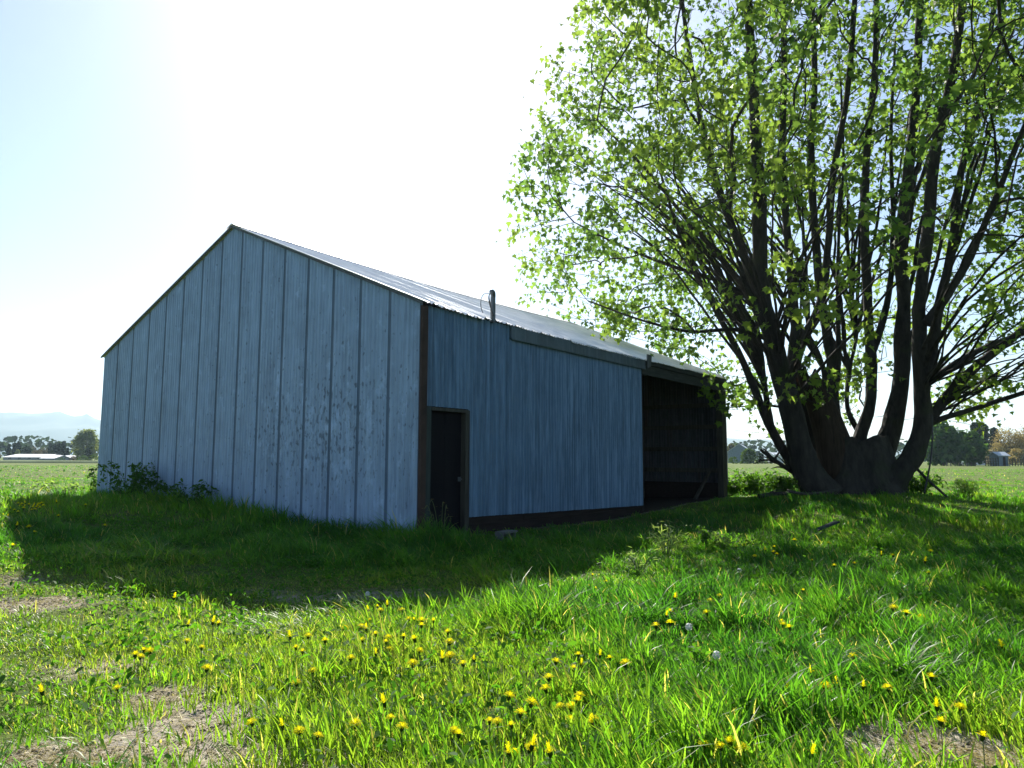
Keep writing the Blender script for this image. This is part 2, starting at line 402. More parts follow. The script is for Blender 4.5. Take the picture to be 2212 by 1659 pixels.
for s_ in (-1, 1):
    y0, y1 = WID / 2, WID / 2 + s_ * .22
    rc.add([*[(x_, yy_, EAVE + RISE + dz_ - .11 * math.sin(min(1, max(0, x_ / LEN)) * math.pi)) for yy_, dz_ in ((y0, .062), (y1, -.03)) for x_ in np.linspace(-.07, LEN + .08, 12)]], [(i, i + 1, i + 13, i + 12) for i in range(11)])
rc.build('ridge_cap', M['roof'], roofs[0])
for s_ in (-1, 1):                                    # dark rake flashing along the gable edge
    b = MB(); y0 = WID / 2 + s_ * .003; y1 = WID / 2 + s_ * (WID / 2 + .06)
    def zr(y): return EAVE + RISE * (1 - abs(y - WID / 2) / (WID / 2))
    b.add([(-.075, y0, zr(y0) - .03), (-.075, y1, zr(y1) - .03), (-.075, y1, zr(y1) + .012), (-.075, y0, zr(y0) + .012),
           (-.062, y0, zr(y0) - .03), (-.062, y1, zr(y1) - .03), (-.062, y1, zr(y1) + .012), (-.062, y0, zr(y0) + .012)],
          [(0, 1, 2, 3), (7, 6, 5, 4), (0, 4, 5, 1), (2, 6, 7, 3), (1, 5, 6, 2), (3, 7, 4, 0)])
    b.build('rake_trim', M['trim'], barn)
fl = MB(); fl.add([(8.33, -.16, 3.74), (8.45, -.19, 3.80), (8.47, -.21, 4.09), (8.30, -.17, 4.11), (8.33, -.13, 3.74), (8.45, -.17, 3.80), (8.47, -.185, 4.09), (8.30, -.14, 4.11)],
                  [(0, 1, 2, 3), (7, 6, 5, 4), (0, 4, 5, 1), (1, 5, 6, 2), (2, 6, 7, 3), (3, 7, 4, 0)])
fl.build('bent_flashing', M['trim'], barn)
for x in np.arange(.6, LEN, 1.6):
    for s_ in (-1, 1):
        b = MB(); y1 = WID / 2 + s_ * (WID / 2 - .1)
        b.add([(x, WID / 2, EAVE + RISE - .22), (x + .05, WID / 2, EAVE + RISE - .22), (x + .05, y1, EAVE - .12), (x, y1, EAVE - .12),
               (x, WID / 2, EAVE + RISE - .05), (x + .05, WID / 2, EAVE + RISE - .05), (x + .05, y1, EAVE + .0), (x, y1, EAVE + .0)],
              [(0, 3, 2, 1), (4, 5, 6, 7), (0, 1, 5, 4), (1, 2, 6, 5), (2, 3, 7, 6), (3, 0, 4, 7)])
        if x > X_BAY: b.build('rafter', M['rawwood'], barn)
# service mast with weatherhead and loose wires
mx0 = 1.86
MB().tube([(mx0, -.06, 3.97), (mx0, -.06, 4.47)], .050, 12).build('service_mast', M['iron'], barn)
mast = barn.children[-1] if barn.children[-1].name.startswith('service_mast') else [o for o in barn.children if o.name == 'service_mast'][0]
mast['label'] = 'bent electric service pipe with loose wires above the eave'
wh = MB(); aa = np.linspace(0, 1.9, 8); ln_ = .075
wh.tube([(mx0 - ln_ + ln_ * math.cos(q_), -.06 - .02 * q_, 4.45 + ln_ * math.sin(q_) * 1.2) for q_ in aa], [.05, .05, .05, .052, .055, .056, .054, .045], 12)
wh.build('weatherhead', M['iron'], mast, True)
def bez(p0, p1, p2, p3, n=16):
    t = np.linspace(0, 1, n)[:, None]; p0, p1, p2, p3 = map(np.array, (p0, p1, p2, p3))
    return (1 - t) ** 3 * p0 + 3 * (1 - t) ** 2 * t * p1 + 3 * (1 - t) * t * t * p2 + t ** 3 * p3
h0 = (mx0 - .14, -.09, 4.49)
MB().tube(bez(h0, (mx0 - .50, -.12, 4.50), (mx0 - .52, -.15, 4.15), (mx0 - .40, -.14, 4.08)), .007, 5).build('wire', M['wire'], mast)
MB().tube(bez(h0, (mx0 - .26, -.12, 4.40), (mx0 - .20, -.15, 4.2), (mx0 - .03, -.11, 4.08)), .009, 5).build('wire', M['wire'], mast)
MB().tube(bez(h0, (mx0 - .22, -.11, 4.42), (mx0 - .12, -.13, 4.2), (mx0 - .05, -.1, 3.95)), .008, 5).build('wire', M['wire'], mast)
# plank leaning inside the open bay
def local(x, y, z): return np.array([CX + U[0] * x + G[0] * y, CY + U[1] * x + G[1] * y, z])
lp = MB(); lp.tube([local(LEN - 1.0, .75, .02), local(LEN - .2, .5, 1.0)], .06, 4); tag(lp.build('plank', M['rawwood']), 'old plank leaning on the end wall inside the dark open bay', 'plank')

# ------------------------------------------------------------------ cinder block by the door
def cinder(px, py):
    p = gpt(px, py); o = empty('cinder_block', (p[0], p[1], ground(p[0], p[1]) + .0), ROT + .12)
    tag(o, 'grey hollow concrete block lying in the grass right of the dark door', 'concrete block')
    b = MB()
    for x0, x1 in ((-.2, -.165), (-.018, .018), (.165, .2)): b.box((x0, -.062, 0), (x1, .062, .19))
    b.box((-.2, -.1, 0), (.2, -.0625, .03)); b.box((-.2, -.1, .16), (.2, -.0625, .19)); b.box((-.2, .0625, 0), (.2, .1, .19))
    b.box((-.164, -.062, .155), (-.0185, .062, .188)); b.box((.0185, -.062, .155), (.164, .062, .188))
    b.build('block', M['concrete'], o)
cinder(1094, 1172)

# ------------------------------------------------------------------ the maple
bark, nt, b = mat('bark')
v = coords(nt, (1, 1, .28)); n1 = noise(nt, v, 5.5, 8, .7); n2 = noise(nt, coords(nt), 1.2, 4)
c = mix(nt, ramp(nt, n1, [(.35, 0), (.65, 1)]), (.014, .012, .011), (.055, .047, .04))
c = mix(nt, ramp(nt, n2, [(.55, 0), (.7, .6)]), c, (.035, .045, .015))
L(nt, c, b.inputs['Base Color']); b.inputs['Roughness'].default_value = .95; bump(nt, b, n1, 1.0, .12)
deadm = wood('dead_wood', (.018, .012, .009), (.06, .042, .03))
tree = empty('maple_tree', (TX, TY, float(ground(TX, TY))))
tag(tree, 'big many-stemmed maple with fresh yellow-green spring leaves beside the barn', 'tree')
T0 = np.array(tree.location)
PX = TY / F                                           # metres per pixel at the tree
def smooth(pts, n):
    pts = np.asarray(pts, float); m = len(pts); tt = np.linspace(0, m - 1, n); out = []
    for u in tt:
        i = min(int(u), m - 2); f = u - i
        p0 = pts[max(i - 1, 0)]; p1 = pts[i]; p2 = pts[i + 1]; p3 = pts[min(i + 2, m - 1)]
        out.append(.5 * ((2 * p1) + (-p0 + p2) * f + (2 * p0 - 5 * p1 + 4 * p2 - p3) * f * f + (-p0 + 3 * p1 - 3 * p2 + p3) * f ** 3))
    return np.array(out)
# stems: image points of each stem, half widths (px) at its ends, depth offset at foot and top
ST = [
 ([(1778, 1072), (1742, 1010), (1730, 964), (1705, 870), (1683, 790), (1664, 711), (1648, 648), (1640, 500), (1640, 400), (1632, 300), (1622, 100), (1612, -80)], 29, 8, -.7, -1.6),
 ([(1790, 1072), (1772, 990), (1738, 880), (1714, 790), (1718, 711), (1714, 648), (1700, 500), (1690, 330), (1694, 120), (1690, -60)], 16, 6, .2, 1.6),
 ([(1716, 800), (1733, 737), (1774, 648), (1790, 520), (1800, 380), (1830, 200), (1850, -40)], 12, 5, .35, -.8),
 ([(1820, 1060), (1812, 970), (1806, 917), (1797, 838), (1797, 774), (1784, 711), (1775, 648), (1760, 500), (1752, 330), (1760, 150), (1750, -60)], 17, 6, .9, 2.6),
 ([(1806, 930), (1787, 869), (1781, 806), (1762, 752), (1746, 713), (1745, 640), (1735, 480), (1725, 300)], 9, 1.5, 1.0, 3.2),
 ([(1800, 850), (1809, 806), (1811, 711), (1809, 648), (1812, 500), (1822, 330), (1810, 100)], 8, 2, .95, 3.),
 ([(1846, 1050), (1850, 980), (1858, 945), (1876, 885), (1882, 806), (1877, 711), (1876, 648), (1868, 500), (1872, 330), (1890, 150), (1895, -60)], 16, 6, .5, .9),
 ([(1884, 760), (1905, 700), (1922, 620), (1930, 480), (1925, 300), (1935, 80)], 10, 2.5, .6, 2.2),
 ([(1870, 1070), (1892, 1012), (1923, 933), (1945, 838), (1949, 743), (1952, 648), (1946, 540), (1958, 400), (1975, 240), (1985, 60), (1990, -80)], 25, 7, .3, .6),
 ([(1890, 1075), (1945, 1022), (1978, 970), (1993, 901), (1990, 806), (1987, 711), (1987, 648), (2005, 500), (2020, 330), (2060, 150), (2085, -60)], 23, 7, -.7, -2.2),
 ([(1992, 860), (2002, 806), (2015, 743), (2031, 648), (2060, 520), (2075, 380), (2120, 200), (2150, 0)], 15, 5, -.5, .8),
 ([(1990, 925), (2012, 905), (2050, 854), (2129, 775), (2212, 711), (2330, 600), (2450, 470)], 13, 6, -.7, -1.2),
 ([(2008, 915), (2040, 902), (2097, 885), (2150, 868), (2230, 842), (2330, 800)], 7, 3.5, -.8, -2.4),
 ([(1990, 835), (2010, 822), (2082, 775), (2145, 743), (2212, 720), (2320, 690)], 9, 4, -.5, .9),
 ([(1752, 1060), (1702, 990), (1654, 901), (1610, 790), (1569, 711), (1534, 648), (1480, 540), (1440, 420), (1400, 280)], 12, 1.5, -.1, -2.0),
 ([(1668, 925), (1661, 895), (1648, 806), (1642, 743), (1620, 620), (1580, 480), (1560, 320)], 8, 1.5, -.2, 2.5),
 ([(1690, 815), (1660, 720), (1620, 640), (1560, 560), (1480, 470), (1390, 360), (1290, 260)], 11, 1.2, -1., -2.6),
 ([(1660, 690), (1610, 560), (1560, 430), (1520, 290), (1490, 120), (1470, -40)], 11, 4, -1.1, .8),
 ([(1655, 670), (1560, 610), (1450, 575), (1340, 530), (1240, 480)], 7, 1.2, -1.1, -.6),
 ([(1668, 735), (1590, 712), (1490, 716), (1380, 690), (1270, 650)], 6, 1.2, -1., -3.0),
 ([(1860, 940), (1830, 880), (1835, 800), (1850, 720), (1838, 600), (1845, 440)], 7, 1.5, 1.4, 4.0),
 ([(2000, 700), (2070, 600), (2130, 480), (2190, 330), (2260, 160)], 11, 3, -1.3, -3.6),
]
nodes = []; npar = []; nplen = []; nrad = []; limb_meshes = []
def add_nodes(pts, rad, root_len):
    pl = root_len; prev = -1
    for k, p in enumerate(pts):
        if prev >= 0: pl += np.linalg.norm(p - nodes[prev])
        nodes.append(p); npar.append(prev); nplen.append(pl); nrad.append(rad[k]); prev = len(nodes) - 1
for k, (pp, r0, r1, d0, d1) in enumerate(ST):
    m_ = len(pp)
    cum = np.concatenate([[0], np.cumsum([math.dist(pp[i], pp[i + 1]) for i in range(m_ - 1)])]); cum /= cum[-1]
    P = np.array([at(px, py, TY + d0 + (d1 - d0) * c_ ** 1.2) for (px, py), c_ in zip(pp, cum)])
    nn = max(14, int(np.linalg.norm(np.diff(P, axis=0), axis=1).sum() / .3))
    C = smooth(P, nn); s_ = np.linspace(0, 1, nn)
    C = C + .05 * np.stack([fbm(s_ * 9 + k * 5, s_ * 0, 11) - .5, fbm(s_ * 9 + k * 5, s_ * 0 + 7, 12) - .5, 0 * s_], 1) * (s_[:, None] > .1)
    rr = PX * (r0 + (r1 - r0) * s_ ** .8)
    if pp[0][1] > 1000: rr = rr * (1 + .4 * np.exp(-s_ * 11))
    b = MB(); b.tube(C - T0, rr, 14, True, .28); limb_meshes.append(b.build('limb', bark, tree, True))
    add_nodes(C[::1], rr, 0 if pp[0][1] > 1000 else 2.0)
# slender branches sweeping up and out from the stems
rs = np.random.default_rng(21); base_nodes = np.array(nodes); base_len = np.array(nplen)
def Rz(z): return np.interp(z, [2.4, 3.4, 4.6, 6.2, 8, 11, 15, 18, 21], [2.2, 4.8, 7.3, 8.4, 8.8, 9.0, 9.3, 8.4, 2.0])
sb = MB()
for k in range(112):
    a_ = k * 2.39996 + rs.normal() * .2; ze = 3.6 + 14.5 * ((k * .618) % 1) ** 1.15; re = Rz(ze) * rs.uniform(.72, .98)
    pe = np.array([TX + re * math.cos(a_), TY + re * math.sin(a_), ze])
    s_, w_ = barn_xy(pe[0], pe[1])
    if -.5 < s_ < LEN + .5 and -.4 < w_ < WID + .5: pe[2] = max(pe[2], EAVE + RISE * (1 - abs(w_ - WID / 2) / (WID / 2)) + .7)
    zs = min(2.6 + (ze - 2.6) * rs.uniform(.12, .5), 9.5)
    sc_ = np.abs(base_nodes[:, 2] - zs) * 1.2 + .45 * np.linalg.norm(base_nodes[:, :2] - pe[:2], axis=1) + 50 * (base_nodes[:, 2] > pe[2] - .3) + rs.random(len(base_nodes)) * .8 + 2.5 * np.clip(np.hypot(base_nodes[:, 0] - TX, base_nodes[:, 1] - TY) - 2.2 - .12 * base_nodes[:, 2], 0, 9)
    i = int(np.argmin(sc_)); p0 = base_nodes[i]; dv = pe - p0; ln_ = np.linalg.norm(dv)
    m1 = p0 + dv * .3 + np.array([0, 0, .10 * ln_ * (1 if ze > 6 else .5)]) + rs.normal(size=3) * .15
    m2 = p0 + dv * .68 + np.array([0, 0, .10 * ln_]) + rs.normal(size=3) * .2
    n_ = max(8, int(ln_ / .4)); C = smooth([p0, m1, m2, pe], n_); r_ = np.linspace(.014 + .0048 * ln_, .010, n_)
    C[1:] += .22 * np.stack([fbm(np.arange(1, n_) * .35 + k * 9, np.zeros(n_ - 1), 11) - .5, fbm(np.arange(1, n_) * .5 + k * 9, np.ones(n_ - 1), 12) - .5, np.zeros(n_ - 1)], 1)
    sb.tube(C - T0, r_, 6, False); add_nodes(C[1:], r_[1:], base_len[i] + 1.0)
sb.build('twigs', bark, tree, True)
# stump: wide lumpy foot that the stems leave
b = MB(); na, nz_ = 40, 16; vs = []
for iz in range(nz_):
    f_ = iz / (nz_ - 1); z = -.35 + 2.05 * f_
    for ia in range(na):
        a_ = ia / na * 2 * math.pi
        rx = 1.48 - .55 * f_ ** .8 + .15 * (1 - f_) ** 4; ry = 1.15 - .4 * f_ + .3 * (1 - f_) ** 4
        k_ = 1 + .32 * (float(fbm(math.cos(a_) * 2.2 + 5, math.sin(a_) * 2.2 + f_ * 1.2, 15)) - .5)
        zz = z + .75 * (float(fbm(math.cos(a_) * 1.5 + 9, math.sin(a_) * 1.5, 17)) - .6) * f_ ** 2
        vs.append((.05 + rx * k_ * math.cos(a_), ry * k_ * math.sin(a_), zz))
f = [(i * na + j, i * na + (j + 1) % na, (i + 1) * na + (j + 1) % na, (i + 1) * na + j) for i in range(nz_ - 1) for j in range(na)]
vs.append((.05, 0, 1.05)); f += [((nz_ - 1) * na + j, (nz_ - 1) * na + (j + 1) % na, nz_ * na) for j in range(na)]
b.add(vs, f); b.build('trunk', bark, tree, True)
# broken hollow stub: a jagged shell leaning left
b = MB(); na = 22; A0 = at(1822, 1040, TY - .25) - T0; A1 = at(1738, 800, TY - .1) - T0; vs = []; nl = 9
for iz in range(nl + 1):
    f_ = iz / nl; cpt = A0 + (A1 - A0) * f_ + np.array([.12 * math.sin(f_ * 3), 0, 0])
    for ia in range(na):
        a_ = ia / na * 2 * math.pi; r_ = (.62 - .28 * f_) * (1 + .25 * (float(fbm(math.cos(a_) * 3, math.sin(a_) * 3 + f_ * 2, 19)) - .5))
        jag = (1.1 * (float(fbm(a_ * 3.5, 0, 23)) - .5) - .45 * max(0, math.cos(a_ - .1))) * (f_ > .85)
        vs.append(cpt + np.array([math.cos(a_) * r_, math.sin(a_) * r_ * .8, jag]))
f = [(i * na + j, i * na + (j + 1) % na, (i + 1) * na + (j + 1) % na, (i + 1) * na + j) for i in range(nl) for j in range(na)]
b.add(vs, f); st_ = b.build('broken_stub', deadm, tree, True)
st_.modifiers.new('thick', 'SOLIDIFY').thickness = .07

# branches: attractor points in the crown, joined to the stems by a balanced spanning tree
rg = np.random.default_rng(77); pts = []
while len(pts) < 6600:
    z = rg.uniform(2.5, 19); a_ = rg.uniform(0, 2 * math.pi); R0 = Rz(z) * (1 + .22 * max(0, -math.sin(a_)) * min(1, max(0, (z - 5.5) / 2))) * (.86 + .3 * float(vnoise(a_ * 1.6, z * .35, 3)))
    r_ = R0 * math.sqrt(rg.random())
    inner = .62 if z < 6.5 else (.62 - .5 * min(1, (z - 6.5) / 5))
    if r_ < inner * R0 and rg.random() < .93: continue
    if z < 6.2 and math.sin(a_) < -.2 and abs(r_ * math.cos(a_) + .3) < 2.8 and rg.random() < .8: continue
    cx, cy = TX + r_ * math.cos(a_), TY + r_ * math.sin(a_)
    s_, w_ = barn_xy(cx, cy)
    if -.5 < s_ < LEN + .4 and -.3 < w_ < WID + .5 and z < roof_z(min(max(w_, 0), WID)) + .35: continue
    k_ = rg.integers(5, 12)
    for _ in range(k_): pts.append((cx + rg.normal() * .55, cy + rg.normal() * .55, z + rg.normal() * .38))
pts = np.array(pts)
s_, w_ = barn_xy(pts[:, 0], pts[:, 1])
pts = pts[~((s_ > -.5) & (s_ < LEN + .4) & (w_ > -.3) & (w_ < WID + .5) & (pts[:, 2] < EAVE + RISE * (1 - np.abs(w_ - WID / 2) / (WID / 2)) + .3))]
pts = pts[pts[:, 2] > 2.2]
NP = np.array(nodes); PL = np.array(nplen); ok = (NP[:, 2] > 1.9)
BF = .2
def cost(p, pl, tg):
    dv = tg - p; dist = np.linalg.norm(dv, axis=1)
    out = np.hypot(tg[:, 0] - TX, tg[:, 1] - TY) - math.hypot(p[0] - TX, p[1] - TY)
    pen = 1 + .9 * np.clip(-dv[:, 2] / (dist + 1e-6), 0, 1) + .8 * np.clip(-out / (dist + 1e-6), 0, 1)
    return dist * pen + BF * pl
best = np.full(len(pts), 1e9); bpar = np.full(len(pts), -1)
for i in np.nonzero(ok)[0]:
    c_ = cost(NP[i], PL[i] * .6, pts); u_ = c_ < best; best[u_] = c_[u_]; bpar[u_] = i
NP = list(NP); PL = list(PL * .6); par = list(npar); done = np.zeros(len(pts), bool); n_stem = len(NP)
for _ in range(len(pts)):
    j = int(np.argmin(np.where(done, 1e9, best))); done[j] = True
    i = bpar[j]; NP.append(pts[j]); par.append(int(i)); pl = PL[i] + np.linalg.norm(pts[j] - NP[i]); PL.append(pl)
    c_ = cost(pts[j], pl, pts); u_ = (c_ < best) & ~done; best[u_] = c_[u_]; bpar[u_] = len(NP) - 1
NP = np.array(NP); nn = len(NP)
ch = [[] for _ in range(nn)]
for i in range(n_stem, nn): ch[par[i]].append(i)
rad = np.zeros(nn); acc = np.zeros(nn)
for i in range(nn - 1, n_stem - 1, -1):
    r_ = max(.0075, acc[i] ** (1 / 2.25)); rad[i] = r_
    acc[par[i]] += r_ ** 2.25
b = MB(); stack = [(i, c_) for i in range(n_stem) for c_ in ch[i]]
while stack:
    p_, c_ = stack.pop(); chain = [p_, c_]
    while ch[chain[-1]]:
        k_ = sorted(ch[chain[-1]], key=lambda q_: -rad[q_]); stack += [(chain[-1], x) for x in k_[1:]]; chain.append(k_[0])
    P = NP[chain]; r_ = rad[chain].copy(); r_[0] = r_[1]
    n_ = max(3, 2 * len(chain) - 1)
    if len(chain) > 2: P = np.concatenate([P[:1], .25 * P[:-2] + .5 * P[1:-1] + .25 * P[2:], P[-1:]])
    C = smooth(P, n_); rr = np.interp(np.linspace(0, len(chain) - 1, n_), np.arange(len(chain)), r_)
    C[1:-1] += rg.normal(size=(n_ - 2, 3)) * .02
    b.tube(C - T0, rr, 6 if rr[0] > .03 else 4, False)
b.build('branches', bark, tree, True)

# leaves
LEAF = np.array([(0, 0), (.20, .10), (.46, .02), (.33, .26), (.56, .48), (.26, .52), (.18, .66), (0, 1.0), (-.18, .66), (-.26, .52), (-.56, .48), (-.33, .26), (-.46, .02), (-.20, .10)])
def leaf_cloud(centres, n_per, size, spread, rg, droop=.5, shape=LEAF, hue=None, base=((.045, .10, .026), (.12, .18, .035))):
    m_ = len(centres) * n_per; c_ = np.repeat(centres, n_per, 0) + rg.normal(size=(m_, 3)) * spread
    sz = size * rg.uniform(.55, 1.25, m_)
    az = rg.uniform(0, 2 * math.pi, m_); el = rg.normal(-droop, .55, m_); roll = rg.normal(0, .6, m_)
    d = np.stack([np.cos(az) * np.cos(el), np.sin(az) * np.cos(el), np.sin(el)], 1)
    s1 = np.stack([-np.sin(az), np.cos(az), np.zeros(m_)], 1); n1 = np.cross(d, s1)
    s_ = s1 * np.cos(roll)[:, None] + n1 * np.sin(roll)[:, None]; nn_ = np.cross(d, s_)
    k = len(shape); X = shape[:, 0]; Yv = shape[:, 1]
    fold = np.abs(X) * .35 - .22 * Yv ** 2
    V = c_[:, None] + sz[:, None, None] * (X[None, :, None] * s_[:, None] + Yv[None, :, None] * d[:, None] + fold[None, :, None] * nn_[:, None])
    t_ = rg.random(m_) if hue is None else np.repeat(hue, n_per) * .7 + .3 * rg.random(m_)
    C = np.array(base[0]) * (1 - t_[:, None]) + np.array(base[1]) * t_[:, None]; C = C * rg.uniform(.8, 1.2, (m_, 1))
    C = np.concatenate([C, np.ones((m_, 1))], 1)
    return V.reshape(-1, 3), np.arange(m_ * k), np.full(m_, k), np.repeat(C, k, 0)
M['leaf'] = leafmat('maple_leaf', .6, (2.8, 2.6, 1.5), .5, .16)
twig = [i for i in range(n_stem, nn) if rad[i] < .022]
Cn = NP[twig]; gp = fbm(Cn[:, 0] * .75 + Cn[:, 2] * .31, Cn[:, 2] * .75 + Cn[:, 1] * .53, 37); Cn = Cn[(gp > .405) & ((Cn[:, 2] > 7.5) | (rg.random(len(Cn)) < .72))]; hue = fbm(Cn[:, 0] * .5 + Cn[:, 2] * .4, Cn[:, 1] * .5, 31)
hue = np.clip((hue - .3) * 2.2, 0, 1)
V, fl_, sz_, cc = leaf_cloud(Cn, 10, .19, .18, rg, .85, hue=hue)
fast_mesh('crown', V - T0, fl_, sz_, M['leaf'], tree, cc)

# ------------------------------------------------------------------ things round the maple
def stick(name, P, r0, r1, m_, label, cat, twigs=0, n=7):
    P = smooth(np.array(P), 14); o0 = P[0].copy(); b = MB(); b.tube(P - o0, np.linspace(r0, r1, 14), n, True, .15)
    for k in range(twigs):
        i = random.randrange(3, 13); e = P[i] - o0; dv = np.array([random.uniform(-1, 1), random.uniform(-.6, .6), random.uniform(-.2, 1)])
        ln_ = random.uniform(.25, .8); b.tube(smooth([e, e + dv * ln_ * .5 + np.array([0, 0, .05]), e + dv * ln_], 6), np.linspace(r1 * .6, .004, 6), 4)
    o = b.build(name, m_, None, True); o.location = o0; return tag(o, label, cat)
stick('prop_stick', [at(1976, 1008, TY - .6), at(2012, 1044, TY - 1.0), at(2050, 1077, TY - 1.4)], .045, .032, M['rawwood'], 'straight pole leaning against the right foot of the maple', 'pole')
stick('hanging_rope', [at(2005, 862, TY - 1.), at(2013, 905, TY - 1.05), at(2013, 970, TY - 1.1), at(2005, 1025, TY - 1.1), at(1996, 1066, TY - 1.1)], .022, .026, M['wire'], 'dark rope hanging from the right stem of the maple to the grass', 'rope')
stick('broken_branch', [at(1644, 972, TY - .7), at(1682, 1000, TY - .5), at(1722, 1026, TY - .2)], .05, .075, bark, 'broken bare branch sloping up from the left foot of the maple', 'branch', 12)
stick('fallen_branch', [at(1640, 1072, TY - 1.9), at(1672, 1067, TY - 1.8), at(1704, 1066, TY - 1.7)], .07, .05, bark, 'dark short log lying left of the pale fallen branch', 'log', 2)
stick('fallen_branch', [at(1700, 1060, TY - 1.6), at(1738, 1067, TY - 1.7), at(1775, 1064, TY - 1.75), at(1812, 1057, TY - 1.5)], .045, .03, M['rawwood'], 'pale curved fallen branch lying across the foot of the maple', 'branch', 2)
p0 = gpt(1762, 1146, .05); p1 = gpt(1808, 1127, .16)
b = MB(); dv = p1 - p0; ln_ = np.linalg.norm(dv); ux = dv / ln_; uy = np.cross([0, 0, 1], ux); uy /= np.linalg.norm(uy); uz = np.cross(ux, uy)
b.box((0, -.06, -.015), (ln_, .06, .015), np.stack([ux, uy, uz], 1)); o = b.build('plank', M['rawwoodx']); o.location = p0
tag(o, 'narrow grey plank lying in the grass in front of the maple', 'plank')

# ------------------------------------------------------------------ grass
def in_barn(x, y, mg=.0):
    s_, w_ = barn_xy(x, y); return (s_ > -mg) & (s_ < LEN + mg) & (w_ > -mg) & (w_ < WID + mg)
def wall_dist(x, y):
    s_, w_ = barn_xy(x, y); dx = np.maximum(np.maximum(-s_, s_ - LEN), 0); dy = np.maximum(np.maximum(-w_, w_ - WID), 0); return np.hypot(dx, dy)
def thin_zone(x, y):                      # trodden track on the left and in front of the barn
    v = np.maximum(1.0 * gauss(x, y, -3.5, 4.8, 2.6, 2.8), .95 * gauss(x, y, -2.2, 8.3, 2.8, .9))
    v = np.maximum(v, .9 * gauss(x, y, -6.2, 7.3, 2.2, 1.6))
    return np.clip(v + .5 * gauss(x, y, 2.2, 3.4, .8, .5), 0, 1)
def height_at(x, y):
    n = fbm(x * .9, y * .9, 41); n2 = fbm(x * 2.6, y * 2.6, 43)
    h = .07 + .13 * sstep(.35, .72, n) + .19 * sstep(.5, .8, n2)
    h = h + .05 * gauss(x, y, .6, 5.8, 2.4, 1.8)
    h = h + .17 * sstep(.48, .72, fbm(x * 1.7, y * 1.7, 47)) * gauss(x, y, .7, 6.0, 3.2, 2.0)
    h = h * (1 - .75 * thin_zone(x, y))
    wd = wall_dist(x, y); s_, w_ = barn_xy(x, y)
    h = h + .30 * np.exp(-(wd / .9) ** 2) * ((s_ < .1)) + .06 * np.exp(-(wd / .8) ** 2) * (s_ >= .1) * (s_ < 8) * (.4 + fbm(x * 3, y * 3, 5))
    h = h * (1 - .72 * np.exp(-(np.maximum(-w_, 0) / 1.0) ** 2) * (w_ < .1) * (s_ > 1.0) * (s_ < LEN + .3))
    h = np.where(y > 24, h * np.interp(y, [24, 34], [1, .55]), h)
    return h
